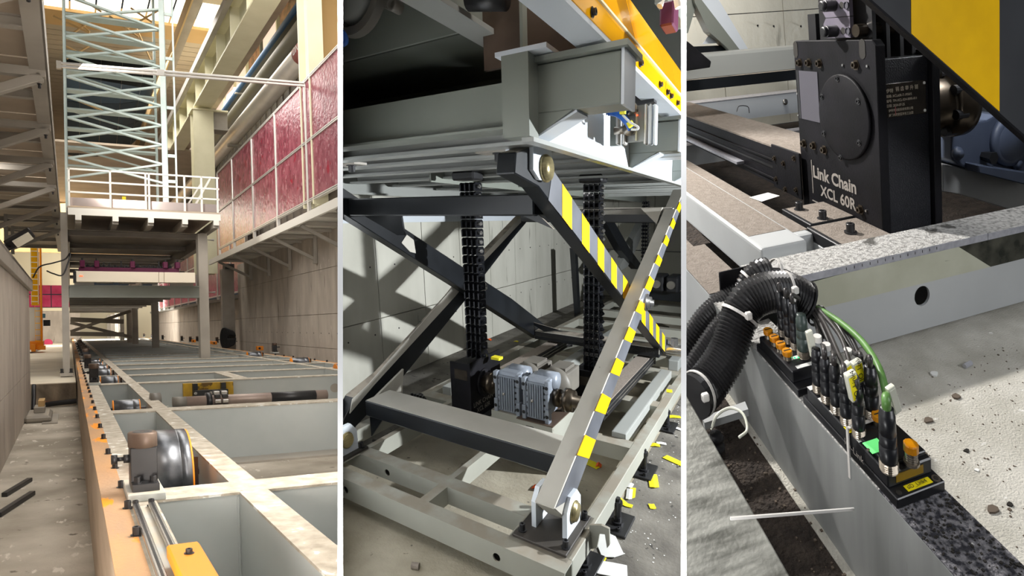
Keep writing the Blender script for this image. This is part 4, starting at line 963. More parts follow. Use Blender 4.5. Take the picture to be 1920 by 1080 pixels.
# --- gearboxes and motors
def gearmotor(u0, u1, v, w0, w1, lab, shaft):
    q = T('gear_motor', lab, 'gear motor', 'silver gear motors')
    um = (u0+u1)/2; wm = (w0+w1)/2
    obj('casing', G().box(u0+.012, u1-.012, v+.012, v+.17, w0+.02, w1-.0), m_motor, q, bevel=.02, seg=2)
    fp = obj('ribbed_face', G().box(u0+.02, u1-.02, v+.004, v+.014, w0, w1-.02), m_motor, q)
    for k in range(7): obj('rib', G().box(u0+.04+k*(u1-u0-.08)/6-.003, u0+.04+k*(u1-u0-.08)/6+.003, v-.006, v+.004, w0+.01, w1-.03), m_motor, fp)
    for u in (u0, u1-.025): obj('mount_lug', G().box(u, u+.025, v-.01, v+.03, w1-.07, w1).box(u, u+.025, v-.01, v+.03, w0-.01, w0+.07).box(u+.006, u+.02, v-.004, v+.02, w0+.07, w1-.07), m_motor, q, bevel=.003)
    for u in (u0+.0125, u1-.0125):
        for w in (w0+.03, w1-.035): bolt(q, (u, v-.01, w), .007, .004, m_black, (0, -1, 0))
    bolt(q, (um-.02, v-.006, wm-.01), .006, .008, m_silver, (0, -1, 0))
    for k in range(6):
        for u in (u0+.033, u1-.033): bolt(q, (u, v+.004, w0+.02+k*(w1-w0-.06)/5), .005, .006, m_black, (0, -1, 0), 'cover_bolt', 6)
    obj('top_hump', G().cyl((um-.03, v+.12, w1-.03), (u1-.0, v+.12, w1-.03), .05, 20), m_motor, q, smooth=True)
    obj('motor_flange', G().lathe((um+.02, v+.17, wm+.02), (0, 1, 0), [(0, .06), (.04, .085), (.05, .1), (.075, .1), (.076, .07)], 28), m_motord, q, smooth=True)
    mb = obj('motor_body', G().box(um-.05, um+.09, v+.24, v+.46, wm-.05, wm+.09), m_motord, q, bevel=.012, seg=2)
    obj('motor_cap', G().box(um-.03, um+.07, v+.27, v+.42, wm+.09, wm+.11), m_motord, mb)
    d = -1 if shaft == 'left' else 1; us = u0 if d < 0 else u1
    obj('coupling', G().lathe((us, v+.09, wm), (d, 0, 0), [(0, .05), (.03, .05), (.03, .03), (.06, .03), (.06, .065), (.085, .065), (.088, .06), (.11, .06), (.11, .035), (.17, .035)], 24), m_bronze, q, smooth=True)
gearmotor(-1.41, -1.235, 2.3, -1.09, -.86, 'left silver ribbed gear motor beside the left chain box', 'left')
gearmotor(-1.215, -1.045, 2.29, -1.085, -.86, 'right silver ribbed gear motor on the grey stand', 'right')
q = T('motor_stand', 'grey stand with a square window under the right gear motor', 'stand')
g = G(); u0, u1, v0, v1, w0, w1 = -1.24, -1.02, 2.27, 2.66, -1.37, -1.105; a_, b_, c_, d_ = -1.185, -1.135, -1.175, -1.125
g.box(u0, a_, v0, v0+.01, w0, w1).box(b_, u1, v0, v0+.01, w0, w1).box(a_, b_, v0, v0+.01, w0, c_).box(a_, b_, v0, v0+.01, d_, w1)
g.box(u1-.01, u1, v0+.01, v1, w0, w1).box(u0, u0+.01, v0+.01, v1, w0, w1).box(u0, u1, v0, v1, w1, w1+.006)
obj('stand', g, m_f2, q); obj('oily_top', G().box(u0-.005, u1+.005, v0-.005, v1, w1+.006, w1+.012), m_blk_br, q)
obj('stiffener', G().prism([V(x, y, 2.5) for x, y in ((1058, 760), (1100, 740), (1000, 830), (1000, 815))], (0, .01, 0)), m_f2, q)
q = T('motor_stand', 'low grey plate under the left gear motor', 'stand'); obj('plate', G().box(-1.43, -1.23, 2.29, 2.6, -1.12, -1.095), m_f2, q); obj('rib', G().box(-1.43, -1.23, 2.29, 2.3, -1.2, -1.12), m_f2, q)
# connector cluster in the distance on the left
q = T('connector_block', 'small black connector block with bundled cables at the left frame corner', 'connector block')
c = H(780, 762, TP); obj('block', G().box(c[0]-.06, c[0]+.09, c[1]-.03, c[1]+.03, TP, TP+.02), m_blkpl, q)
for k in range(5): obj('plug', G().cyl((c[0]-.03+.025*k, c[1], TP+.02), (c[0]-.03+.025*k, c[1], TP+.085), .009, 8), m_blkpl, q)
obj('hose', G().tube(spline([V(776, 748, 2.35), V(772, 745, 2.35), V(782, 742, 2.35), V(790, 742, 2.37), V(800, 755, 2.4)], 6), .016, 8), m_hose, q)
obj('green_cable', G().tube([V(755, 756, 2.33), V(766, 749, 2.33)], .007, 6), m_green, q)
# --- levelling feet
def foot(px, py, lab):
    c = H(px, py, FL); q = T('levelling_foot', lab, 'levelling foot', 'levelling feet along the right frame rail')
    obj('foot_plate', G().box(c[0]-.05, c[0]+.06, c[1]-.09, c[1]+.09, FL, FL+.014), m_black, q, bevel=.002)
    obj('bolt_head', G().lathe((c[0], c[1], FL+.014), (0, 0, 1), [(0, .03), (.01, .03), (.011, .019), (.03, .019), (.031, .017), (.085, .017), (.085, .022), (.105, .022), (.106, .012), (.12, .012)], 14), m_black, q)
    bolt(q, (c[0]+.02, c[1]-.06, FL+.014), .01, .015, m_black)
foot(1096, 1062, 'levelling foot with black bolt nearest the frame corner'); foot(1158, 984, 'levelling foot with black bolt beyond the lifting lug')
foot(1207, 885, 'levelling foot with black bolt near the crumpled yellow tag'); foot(1250, 802, 'farthest levelling foot with black bolt on the right')
# --- litter
def scrap(px, py, m, w, d, lab, grp, ang=0, h=.004, z=FL, fold=0):
    c = H(px, py, z); ca, sa = math.cos(ang), math.sin(ang)
    pts = [(-w/2, -d/2), (0, -d/2*1.1), (w/2, -d/2*.8), (w/2, d/2), (0, d/2*.9), (-w/2, d/2)]
    z_ = [0, fold, 0, 0, fold, 0]
    vs = [c+(x*ca-y*sa, x*sa+y*ca, .003+zz) for (x, y), zz in zip(pts, z_)]; up = [v+(0, 0, .003) for v in vs]
    obj('scrap', G().add(vs+up, [(0, 5, 4, 1), (1, 4, 3, 2), (6, 7, 10, 11), (7, 8, 9, 10), (0, 1, 7, 6), (1, 2, 8, 7), (2, 3, 9, 8), (3, 4, 10, 9), (4, 5, 11, 10), (5, 0, 6, 11)]), m, label=lab, cat='scrap', group=grp)
gy = 'yellow tag scraps on the floor'; gw = 'white paper scraps on the floor'
for i, (px, py, w, d, a, lab) in enumerate([(1225, 903, .05, .14, .3, 'crumpled yellow tag beside the third levelling foot'), (1266, 866, .05, .14, 1.2, 'yellow tag lying at the right edge by the partition'), (1186, 925, .03, .1, .2, 'narrow yellow strip beside a white one'), (1163, 942, .05, .06, 1, 'yellow scrap against the frame rail by the second foot'), (1178, 949, .04, .03, 0, 'tiny yellow scrap right of the folded one'), (1223, 951, .03, .04, .5, 'small yellow scrap alone on the open floor'), (1130, 1052, .02, .04, 0, 'tiny yellow scrap near the corner bolt'), (1262, 783, .11, .04, .5, 'long yellow strip crossing behind the farthest foot'), (1228, 836, .06, .04, .4, 'yellow scrap left of a white chip'), (1110, 872, .1, .06, -.3, 'yellow tag lying inside the frame beside an orange one'), (1255, 734, .04, .06, .2, 'yellow scrap up on the frame rail'), (1270, 710, .04, .04, 0, 'yellow scrap at the far right rail'), (1152, 963, .04, .02, 0, 'yellow scrap pressed under the rail edge'), (968, 641, .05, .04, 0, 'yellow scrap on the dark floor near the wall')]):
    scrap(px, py, m_tag, w, d, lab, gy, a, fold=.006 if w > .04 else 0, z=FL if py != 734 else TP)
for i, (px, py, w, d, a, lab) in enumerate([(1008, 917, .06, .04, 0, 'orange tag alone on the sandy floor inside the frame'), (1122, 875, .035, .04, .2, 'orange tag touching the yellow tag inside the frame'), (917, 638, .06, .04, 0, 'orange scrap on the dark floor by the left wall')]):
    scrap(px, py, m_tago, w, d, lab, 'orange tag scraps', a, fold=.015)
for i, (px, py, w, d, a, lab) in enumerate([(1140, 1022, .1, .16, .6, 'large white paper under the hooked lug'), (1112, 1068, .08, .05, .2, 'white scrap by the corner bolt'), (1148, 1070, .12, .08, .3, 'broad white scrap at the bottom edge'), (1180, 928, .03, .1, .2, 'narrow white strip beside the yellow strip'), (1181, 912, .03, .05, 0, 'small white chip above the strips'), (1240, 833, .06, .03, .3, 'white chip right of a yellow scrap'), (1270, 805, .08, .03, -.3, 'white strip behind the farthest foot'), (1218, 778, .03, .03, 0, 'white chip beside the frame rail')]):
    scrap(px, py, m_paper, w, d, lab, gw, a, fold=.004)
obj('cork_plug', G().cyl(H(772, 1060, FL+.012), H(786, 1062, FL+.012), .014, 10), m_dustbr, label='pale cork plug lying on the near floor', cat='plug')
g = G()
for i in range(420):
    u = random.uniform(-.6, .1); v = random.uniform(1.2, 4.5); r = random.uniform(.001, .0035)
    g.box(u-r, u+r, v-r, v+r, FL, FL+r*.7)
obj('grit', g, m_paper, label='fine pale grit scattered over the dark floor right of the frame', cat='grit', kind='stuff')
# --- platform overhead
t = T('lift_platform', 'large grey lift platform overhead with outriggers along its side', 'platform')
WB = .21
obj('side_web', G().box(-.655, -.64, 1.30, 8, WB, .42), m_p2w, t)
obj('bottom_flange', G().box(-.650, -.612, 1.26, 8, WB-.012, WB), m_p2, t)
obj('top_flange', G().box(-.72, -.56, 1.24, 8, .42, .432), m_p2w, t)
obj('corner_column', G().box(-.70, -.615, 1.24, 1.30, WB, .42), m_p2dk, t)
def outrigger(v, ue=-.375, full=True):
    b = obj('outrigger', G().box(-.64, ue, v, v+.1, .275, .40), m_p2dk, t, bevel=.003)
    obj('end_plate', G().box(ue, ue+.008, v-.005, v+.105, .272, .415), m_p2w, b)
    obj('top_plate', G().box(-.655, ue+.02, v-.02, v+.13, .402, .416), m_p2dk, b)
    obj('gusset', G().prism([(-.64, v, .275), (-.51, v, .275), (-.64, v, WB)], (0, .012, 0)), m_p2dk, b)
    obj('gusset_flange', G().bar((-.50, v+.05, .272), (-.64, v+.05, WB), .09, .006, (0, 0, 1)), m_p2w, b)
    for k in (.02, .07): bolt(b, (-.55, v+k, .40), .012, -.02, m_black, (0, 0, 1))
outrigger(1.3); outrigger(2.35, -.42); outrigger(3.4, -.42); outrigger(4.5, -.42)
text('chalk_marking', '36t   00046EX.1  T00  TXA1  HG-10 SERIAL', (-.645, 1.75, WB-.0125), (0, 1, 0), (1, 0, 0), .035, m_tag, t)
# front transverse beams
obj('front_beam', G().box(-3.0, -.70, 1.30, 1.31, .245, .37).box(-3.0, -.70, 1.27, 1.36, .24, .247), m_p2dk, t)
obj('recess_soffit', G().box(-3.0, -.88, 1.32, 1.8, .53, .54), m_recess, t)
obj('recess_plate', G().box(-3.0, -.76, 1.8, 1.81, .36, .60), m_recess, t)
obj('upper_beam', G().box(-3.0, -.87, 1.30, 1.31, .53, .78), m_p2dk, t)
obj('deck_plate', G().box(-3.0, -.9, 1.0, 8, .78, .8), m_p2dk, t)
obj('deck_plate', G().box(-3.0, -.66, 1.45, 8, .40, .41), m_p2dk, t)
obj('long_flange', G().box(-.88, -.79, .9, 1.78, .525, .54), m_p2, t)
obj('long_web', G().box(-.84, -.83, .9, 1.78, .54, .95), m_p2dk, t)
obj('brown_bulkhead', G().box(-.83, -.46, 1.36, 1.375, .43, 1.1), m_blk_br, t)
obj('bulkhead_rib', G().box(-.685, -.675, 1.33, 1.36, .43, 1.1), m_p2dk, t)
obj('outer_flange', G().box(-.50, -.417, .95, 8, .425, .437), m_p2w, t)
for i, v in enumerate((1.5, 1.75, 2.1, 2.55, 3.0, 3.6, 4.3, 5.1, 6.0)):
    obj('cross_joist', G().box(-2.75 if i < 3 else -2.7, -.74, v, v+.012, .235, .40).box(-2.75, -.74, v-.03, v+.045, .225, .237), m_p2, t)
obj('side_girder', G().box(-2.80, -2.79, 1.5, 8, .17, .40).box(-2.86, -2.74, 1.5, 8, .155, .17), m_p2, t)
obj('mid_girder', G().box(-1.9, -1.885, 2.4, 8, .2, .40), m_p2dk, t)
for px, py in ((660, 320), (934, 268)):
    c = V(px, py, 1.6); obj('clip_plate', G().box(c[0]-.08, c[0]+.06, 1.56, 1.64, .222, .232), m_grey, t); bolt(t, (c[0], 1.6, .222), .016, .03, m_black, (0, 0, -1))
for px in (877, 1112):
    c = V(px, 345 if px < 900 else 325, 2.44 if px < 900 else 3.05); obj('chain_anchor', G().box(c[0]-.08, c[0]+.08, (2.38 if px < 900 else 2.99), (2.5 if px < 900 else 3.11), .2, .25), m_black, t, bevel=.01)
# yellow side panels
q = T('side_cladding', 'glossy yellow side panelling along the top right of the platform', 'panel')
n = 5; vs2 = [.95, 1.02, 1.58, 2.02, 2.7, 8]
for i in range(n):
    a, b = vs2[i]+.003, vs2[i+1]-.003
    obj('lower_strip', G().prism([(-.415, a, .437), (-.415, b, .437), (-.41, b, .49), (-.41, a, .49)], (-.006, 0, 0)), m_gloss_y, q, bevel=.001)
    obj('upper_strip', G().prism([(-.41, a, .49), (-.41, b, .49), (-.45, b, .64), (-.45, a, .64)], (-.006, 0, 0)), m_gloss_y, q, bevel=.001)
obj('bright_edge', G().box(-.412, -.404, .95, 8, .487, .493), m_cream, q)
for v in (1.18, 1.5, 1.63, 1.92, 2.05, 2.12, 2.26): bolt(q, (-.412, v, .452), .008, .01, m_black, (1, 0, 0))
q = T('clamp_fixture', 'magenta and green fixtures above the yellow panel at the top right corner', 'fixture')
c = V(1247, 25, 2.0); obj('magenta_clamp', G().box(c[0]-.02, c[0]+.03, 2.0, 2.1, c[2]-.04, c[2]+.04), m_magenta, q, bevel=.006)
c = V(1262, 15, 2.2); obj('green_beam', G().bar(V(1240, -10, 2.1), V(1275, 40, 2.3), .05, .05).bar(V(1256, 40, 2.4), V(1300, 30, 2.4), .06, .06), m_p2dk, q)
c = V(1237, 12, 1.9); obj('white_cable', G().tube([c, c+(.02, .02, .04), c+(.05, .02, .03), c+(.06, .02, -.01)], .012, 8), m_paper, q)
# control box with connectors
q = T('control_cabinet', 'aluminium profile control box with round connectors and blue hoses', 'control box')
v_ = 1.95
A_ = lambda x, y: V(x, y, v_)
a, b = A_(1168, 268), A_(1212, 196)
obj('back_panel', G().box(a[0], b[0], v_, v_+.01, a[2], b[2]), m_p2, q)
for x in (1160, 1172, 1212, 1221, 1229):
    c, d = A_(x-3.2, 272), A_(x+3.2, 196); obj('profile', G().box(c[0], d[0], v_-.02, v_+.02, c[2], d[2]), m_alu if x < 1220 else m_p2w, q, bevel=.003)
c, d = A_(1192, 264), A_(1196, 198); obj('brown_strip', G().box(c[0], d[0], v_-.01, v_, c[2], d[2]), m_cream, q)
c, d = A_(1150, 272), A_(1160, 212); obj('side_panel', G().box(c[0]-.02, d[0], v_+.02, v_+.04, c[2], d[2]), m_p2dk, q)
for x, y in ((1188, 207), (1185, 245)):
    c = A_(x, y); obj('connector', G().lathe(c, (0, -1, 0), [(0, .018), (.03, .018), (.03, .024), (.05, .024)], 14), m_nickel, q, smooth=True)
    obj('elbow', G().cyl(c+(-.06, -.03, 0), c+(0, -.03, 0), .014, 10), m_nickel, q, smooth=True)
c = A_(1196, 217); obj('red_led', G().box(c[0]-.003, c[0]+.003, v_-.012, v_-.01, c[2]-.003, c[2]+.003), m_led_r, q)
obj('red_led', G().box(0, .001, 0, .001, 0, .001), m_led_r, q) if 0 else None
q2 = T('blue_hose', 'blue hose with yellow tags curving to the lower connector', 'hose')
obj('hose', G().tube(spline([V(1138, 210, 1.9), V(1155, 212, 1.9), V(1168, 220, 1.88), V(1178, 232, 1.88), V(1183, 242, 1.89)], 6), .013, 8), m_blue, q2, smooth=True)
obj('branch', G().tube(spline([V(1138, 210, 1.9), V(1158, 211, 1.9), V(1176, 209, 1.9)], 6), .011, 8), m_blue, q2, smooth=True)
obj('yellow_tag', G().bar(V(1163, 209, 1.86), V(1173, 208, 1.86), .02, .02), m_tag, q2); obj('yellow_tag', G().bar(V(1180, 229, 1.86), V(1184, 237, 1.86), .02, .02), m_tag, q2)
obj('white_wire', G().tube(spline([V(1165, 213, 1.87), V(1180, 228, 1.85), V(1196, 238, 1.85), V(1194, 243, 1.85), V(1184, 243, 1.86)], 6), .004, 6), m_paper, q2)
c, d = V(1221, 301, 2.7), V(1300, 274, 2.7)
obj('white_trunking', G().box(c[0], -.2, 2.6, 2.75, c[2], d[2]), m_p2w, label='white rectangular trunking box right of the control box', cat='trunking', bevel=.004)
# cast motor housing and hose at the top left
q = T('cast_housing', 'dark cast motor housing with bolt bosses at the top left', 'housing')
vh = 1.05; c = V(668, -18, vh); R = V(727, -18, vh)[0]-c[0]
obj('ring', G().lathe(c, (0, -1, 0), [(0, R), (.03, R), (.032, R*.93), (.032, R*.84), (.01, R*.82), (.01, R*.2)], 40), m_motord, q, smooth=True)
obj('dome', G().lathe(c+(0, -.01, 0), (0, -1, 0), [(0, R*.74), (.03, R*.7), (.045, R*.5), (.05, .001)], 36), m_p2, q, smooth=True)
for x, y in ((744, 12), (651, 44)):
    e = V(x, y, vh); o_ = obj('boss', G().lathe(e+(0, .01, 0), (0, -1, 0), [(0, .017), (.03, .017), (.032, .014), (.032, .010), (.012, .009)], 20), m_motord, q, smooth=True)
    obj('boss_web', G().bar(c+(e-c)*.8, e, .03, .025, (0, 1, 0)), m_motord, q)
obj('blue_hose', G().tube(spline([V(636, 55, 1.0), V(646, 66, 1.0), V(648, 78, 1.0), V(640, 84, 1.0)], 5), .008, 8), m_blue, label='blue hose end at the left edge below the cast housing', cat='hose', smooth=True)
obj('cable_gland', G().cyl(V(880, -2, 1.2), V(948, -4, 1.2), .03, 16), m_black, label='black cylinder at the top edge by the brown bulkhead', cat='cylinder', smooth=True)

obj('wall_back', G().box(-3.0, 1.5, 7.5, 7.6, .5, 3.2), m_p2dk, kind='structure')  # dark backing panel added to cover the open sky behind the fixtures

a, b = U(800, 416, -2.89), U(800, 402, -2.89)
obj('trim_3', G().box(-2.9, -2.84, .5, 8.4, a[2], b[2]), m_p2w, kind='structure')
q = T('dark_recess', 'black block for the dark enclosure right of the platform outrigger', 'recess')
obj('recess', G().prism([V(x, y, 2.0) for x, y in ((1174, 165), (1226, 160), (1226, 190), (1174, 203))], (0, .05, 0)), m_black, q)  # black block painted for the dark of a recess
# ================================================================== BAY 3: close view of the chain drive and connector blocks
bay(3)
T3 = -.5                                                          # top of the frame beams
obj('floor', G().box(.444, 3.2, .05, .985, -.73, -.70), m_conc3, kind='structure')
obj('floor', G().box(.444, 3.2, .985, 3.6, -.73, -.70), m_dkfloor3, kind='structure')
obj('floor', G().box(-.3, .358, .05, 3.6, -.72, -.667), m_dkfloor3, kind='structure')  # dark floor colour up to the edge of the pale strip
obj('floor', G().box(.358, .372, .2, 3.6, -.71, -.666), m_conc3, kind='structure')
t = T('wall_back', kind='structure')
zj = V(1400, 25, 3.6)[2]
for i in range(9):
    u = .6+.55*i
    for a, b in ((-.7, zj), (zj, zj+1.2)): obj('concrete_panel', G().box(u+.003, u+.547, 3.6, 3.7, a+.003, b-.003), m_wall2, t)
for px, py in ((1451, 49), (1502, 49), (1530, 47), (1475, 120), (1545, 90), (1421, 48)):
    p = V(px, py, 3.595); obj('tie_hole', G().cyl(p, p+(0, .01, 0), .007, 8), m_black, t)
# --- frame beams
t = T('front_beam', 'light grey frame beam with a round hole and dusty top, crossing in front of the housing', 'beam')
hb = P(1729, 555, 'v', .962)
g = G(); hh = .193
g.holed((.50, .962, T3-hh), (2.6, 0, 0), (0, 0, hh-.045), (0, .006, 0), (hb[0]-.50, hb[2]-(T3-hh)), .0235, 32)
g.box(.50, 3.1, .968, 1.063, T3-.006, T3-.001).box(.50, 3.1, 1.057, 1.063, T3-hh, T3-.006).box(.50, .506, .968, 1.057, T3-hh, T3-.006)
obj('web', g, m_a3, t)
s1 = V(1852, 440, .961)[0]
for a, b in ((.50, s1-.0015), (s1, 3.1)):
    obj('top_cover', G().box(a, b, .9605, 1.063, T3-.001, T3), m_a3top, t)
    obj('corner_strip', G().box(a, b, .9595, .962, T3-.016, T3-.0005), m_strip, t)
obj('masking_strip', G().prism([V(x, y, .9615) for x, y in ((1480, 540), (1788, 457), (1857, 500), (1600, 563), (1480, 592))], (0, -.0008, 0)), m_a3tape, t)
obj('reflective_strip', G().prism([V(x, y, .9615) for x, y in ((1788, 457), (1960, 418), (1960, 474), (1857, 500))], (0, -.0008, 0)), m_a3mirror, t)
for i in range(13):
    p = V(1607+11*i, 541-2.5*i-48+i*0-.0, .959); obj('tick_mark', G().box(.72+.022*i, .7215+.022*i, .959, .9596, T3-.010, T3-.004), m_ink, t)
t = T('sensor_beam', 'grey frame beam with gritty black dust that carries the connector blocks', 'beam')
obj('beam', G().box(.371, .444, .1, .955, -.70, T3-.001), m_side3, t, bevel=.001)
obj('gritty_top', G().box(.371, .444, .1, .455, T3-.001, T3), m_a3gr, t)
obj('dusty_top', G().box(.371, .444, .455, .955, T3-.001, T3), m_a3top, t)
t = T('rounded_beam', 'rounded light grey beam with brown dust ending behind the front beam', 'beam')
obj('beam', G().box(.592, .728, 1.124, 2.9, -.60, T3), m_a3, t, bevel=.01, seg=3)
obj('dusty_top', G().box(.602, .718, 1.21, 2.9, T3, T3+.001), m_dustbr, t)
t = T('rounded_beam', 'second rounded beam with a paper scrap, left of the housing foot', 'beam')
obj('beam', G().box(.745, .80, 1.20, 2.9, -.62, T3-.02), m_a3, t, bevel=.01, seg=2)
obj('dusty_top', G().box(.75, .80, 1.23, 2.9, T3-.02, T3-.019), m_dustbr, t)
obj('paper_scrap', G().add([H(1405, 370, T3-.017), H(1428, 378, T3-.017), H(1462, 367, T3-.017), H(1440, 361, T3-.017)], [(0, 1, 2, 3)]), m_paper, label='pale paper scrap on the second rounded beam', cat='scrap')
t = T('dusty_beam', 'dark dusted grey beam running under the hoses at the left edge', 'beam')
obj('beam', G().box(.378, .475, .97, 2.2, -.66, T3-.001), m_a3, t, bevel=.003)
obj('dusty_top', G().box(.378, .475, .97, 2.2, T3-.001, T3), m_dustbr, t)
p = H(1306, 445, T3+.0005); obj('cutout', G().box(p[0]-.03, p[0]+.02, p[1]-.05, p[1]+.08, T3, T3+.0006), m_dkfloor3, t)
obj('mounting_plate', G().prism([V(x, y, .955) for x, y in ((1349, 512), (1418, 496), (1424, 503), (1427, 600), (1352, 560))], (0, .006, 0)), m_box3, label='black mounting plate standing behind the hoses', cat='plate', bevel=.0015)
# --- cable channel leading to the housing
t = T('cable_channel', 'black ridged cable channel with dusty lid running to the housing', 'cable channel')
obj('lid', G().box(.955, 1.16, 1.50, 3.0, -.398, -.392), m_dustbr, t)
obj('side', G().box(.955, .962, 1.50, 3.0, -.525, -.398), m_box3, t)
for w in (-.44, -.505): obj('ridge', G().box(.950, .955, 1.55, 3.0, w-.004, w+.004), m_box3, t, bevel=.001)
obj('groove', G().box(.953, .955, 1.55, 3.0, -.470, -.462), m_black, t)
obj('end_plate', G().box(.948, .955, 1.48, 1.66, -.53, -.385), m_box3, t, bevel=.0015)
for v, w in ((1.51, -.405), (1.51, -.505), (1.58, -.435), (1.64, -.43), (1.58, -.52), (1.64, -.50)): bolt(t, (.948, v, w), .007, .008, m_bronze, (-1, 0, 0), n=6)
# --- the housing
t = T('chain_housing', 'large black chain drive housing lettered Link Chain XCL 60R', 'gear housing')
UF = .967
pl = [(UF, 1.122, -.515), (UF, 1.122, -.065), (UF, 1.135, -.052), (UF, 1.49, -.052), (UF, 1.50, -.062), (UF, 1.50, -.575), (UF, 1.35, -.575), (UF, 1.122, -.575)]
obj('left_plate', G().prism(pl, (.03, 0, 0)), m_box3, t, bevel=.002)
obj('body', G().box(UF+.03, 1.148, 1.135, 1.45, -.56, -.10), m_box3r, t, bevel=.002)
obj('right_plate', G().box(1.151, 1.176, 1.122, 1.5, -.575, -.085), m_box3, t, bevel=.002)
obj('rear_wall', G().box(1.0, 1.15, 1.42, 1.46, -.10, .02), m_black, t)
cc = U(1586, 220, UF)
obj('round_cover', G().lathe((UF, cc[1]+.004, cc[2]), (-1, 0, 0), [(0, .112), (.008, .112), (.010, .108)], 48), m_box3, t, smooth=True)
w0, w1 = U(1503, 222, UF), U(1533, 135, UF)
obj('sight_window', G().box(UF-.002, UF+.001, w1[1], w0[1]-.002, w0[2], w1[2]), m_glass3, t)
obj('window_edge', G().box(UF-.003, UF, w0[1]-.002, w0[1]+.008, w0[2], w1[2]), m_black, t)
for px, py in ((1500, 118), (1517, 118), (1537, 119), (1605, 122), (1508, 269), (1526, 273), (1546, 281), (1614, 393)):
    p = U(px, py, UF)
    bolt(t, p, .0095, .012, m_bronze, (-1, 0, 0), 'hex_bolt', 6)
for px, py in ((1570, 147), (1541, 181), (1609, 190), (1611, 268), (1545, 250), (1576, 296)):
    p = U(px, py, UF-.01)
    q = obj('cover_screw', G().lathe(p, (-1, 0, 0), [(0, .009), (.001, .009), (.0015, .006), (.004, .006), (.0045, .003), (.002, .003)], 14), m_black, t); 
for px, py in ((1492, 93), (1617, 92)):
    p = U(px, py, UF); a = .012
    obj('slot', G().prism([p+(0, a*math.cos(x), .012*(1 if math.sin(x) > 0 else -1)+a*math.sin(x)) for x in np.linspace(0, 2*math.pi, 18)[:-1]], (-.0012, 0, 0)), m_ink, t)
for px, py in ((1499, 121), (1581, 122), (1627, 124), (1496, 175), (1498, 216), (1625, 395)):
    p = U(px, py, UF); obj('set_screw', G().cyl(p, p-(.004, 0, 0), .0035, 8), m_silver, t)
obj('raised_border', G().box(UF-.0012, UF, U(1522, 300, UF)[1], U(1522, 300, UF)[1]+.003, -.50, U(1522, 300, UF)[2]), m_letter, t)
a, b = U(1524, 375, UF), U(1612, 416, UF)
obj('raised_border', G().box(UF-.0015, UF, b[1], a[1], a[2]-.002, a[2]+.001), m_letter, t)
a, b = U(1525, 331, UF), U(1607, 361, UF)
text('lettering', 'Link Chain', (UF-.001, a[1], a[2]), (0, -1, 0), (0, 0, 1), .049, m_letter, t, bold=.03)
a = U(1540, 366, UF)
text('lettering', 'XCL 60R', (UF-.001, a[1], a[2]), (0, -1, 0), (0, 0, 1), .044, m_letter, t, bold=.024)
c0, c1 = P(1655, 222, 'v', 1.1345), P(1744, 151, 'v', 1.1345)
npl = obj('nameplate', G().box(.979, 1.138, 1.1335, 1.135, -.241, -.159), m_nplate, t, bevel=.0005)
for u in (.985, 1.132):
    for w in (-.234, -.166): obj('rivet', G().lathe((u, 1.1335, w), (0, -1, 0), [(0, .0038), (.0015, .0038), (.002, .0015)], 10), m_paper, npl)
Y = 1.133
text('engraving', '销 齿 举 升 链', (1.035, Y, -.178), (1, 0, 0), (0, 0, 1), .0125, m_engr, npl)
text('engraving', '伊特', (1.005, Y, -.180), (1, 0, 0), (0, 0, 1), .0115, m_engr, npl)
obj('plate_emblem', G().box(.9915, .994, Y-.0002, Y, -.181, -.171).box(.9915, 1.001, Y-.0002, Y, -.1725, -.1705).box(.9985, 1.001, Y-.0002, Y, -.179, -.171), m_letter, npl)
for i, s_ in enumerate(('型号规格: XCL60R-T-1950/S', '出厂编号: TM-XCL-024-0095-011', '生产日期: 2024-07-25', '伊特传动链系统有限公司', '厦门市同安区环东工业园')):
    text('engraving', s_, (.987 if i < 3 else 1.01, Y, -.192-.0115*i), (1, 0, 0), (0, 0, 1), .0085 if i < 3 else .0075, m_engr, npl)
obj('red_glint', G().box(1.032, 1.034, Y-.0003, Y, -.236, -.216), m_redband, npl)
# foot with bolts
q = T('housing_foot', 'thick black foot clamp with three socket bolts beside the housing', 'clamp')
obj('clamp_bar', G().box(.80, .967, 1.065, 1.235, -.545, -.515).box(.815, .967, 1.237, 1.39, -.545, -.512), m_black, q, bevel=.002)
obj('dusty_top', G().box(.812, .966, 1.07, 1.23, -.515, -.5145).box(.826, .966, 1.242, 1.385, -.512, -.5115), m_dustbr, q)
for px, py in ((1499, 388), (1543, 405), (1595, 430)):
    p = H(px, py+6, -.514); bolt(q, p, .0115, .024, m_black, n=16)
obj('white_pad', G().box(.80, .95, 1.065, 1.42, -.60, -.546), m_a3, q, bevel=.002)
# chain above
q = T('link_chain', 'black link chain with protruding round pins rising from the housing', 'chain')
ul = .972
for k, (y0, y1) in enumerate(((33, 72), (-8, 33), (-52, -8))):
    v0_, v1_ = U(1594, 50, ul)[1], U(1549, 50, ul)[1]; wa, wb = U(1565, y1-1, ul)[2], U(1565, y0+.5, ul)[2]; r = .014
    obj('link_plate', G().prism([(ul, v0_, wa), (ul, v1_-.0, wa), (ul, v1_+.012, wa+r), (ul, v1_+.012, wb-r), (ul, v1_, wb), (ul, v0_, wb)][::-1], (.012, 0, 0)), m_glass3 if 0 else m_a3dk, q)
for px, py in ((1553, 58), (1550, 10)):
    p = U(px+14, py, ul)
    obj('pin', G().lathe(p, (-1, 0, 0), [(0, .0155), (.034, .0155), (.035, .013), (.044, .013), (.046, .010)], 24), m_black, q)
    e = U(px+28, py, ul); obj('hole', G().cyl(e, e-(.001, 0, 0), .009, 18), m_ink, q)
    e = U(px+38, py, ul); obj('circlip', G().lathe(e, (-1, 0, 0), [(0, .010), (.005, .010), (.0052, .008), (.003, .008)], 18), m_glass3, q)
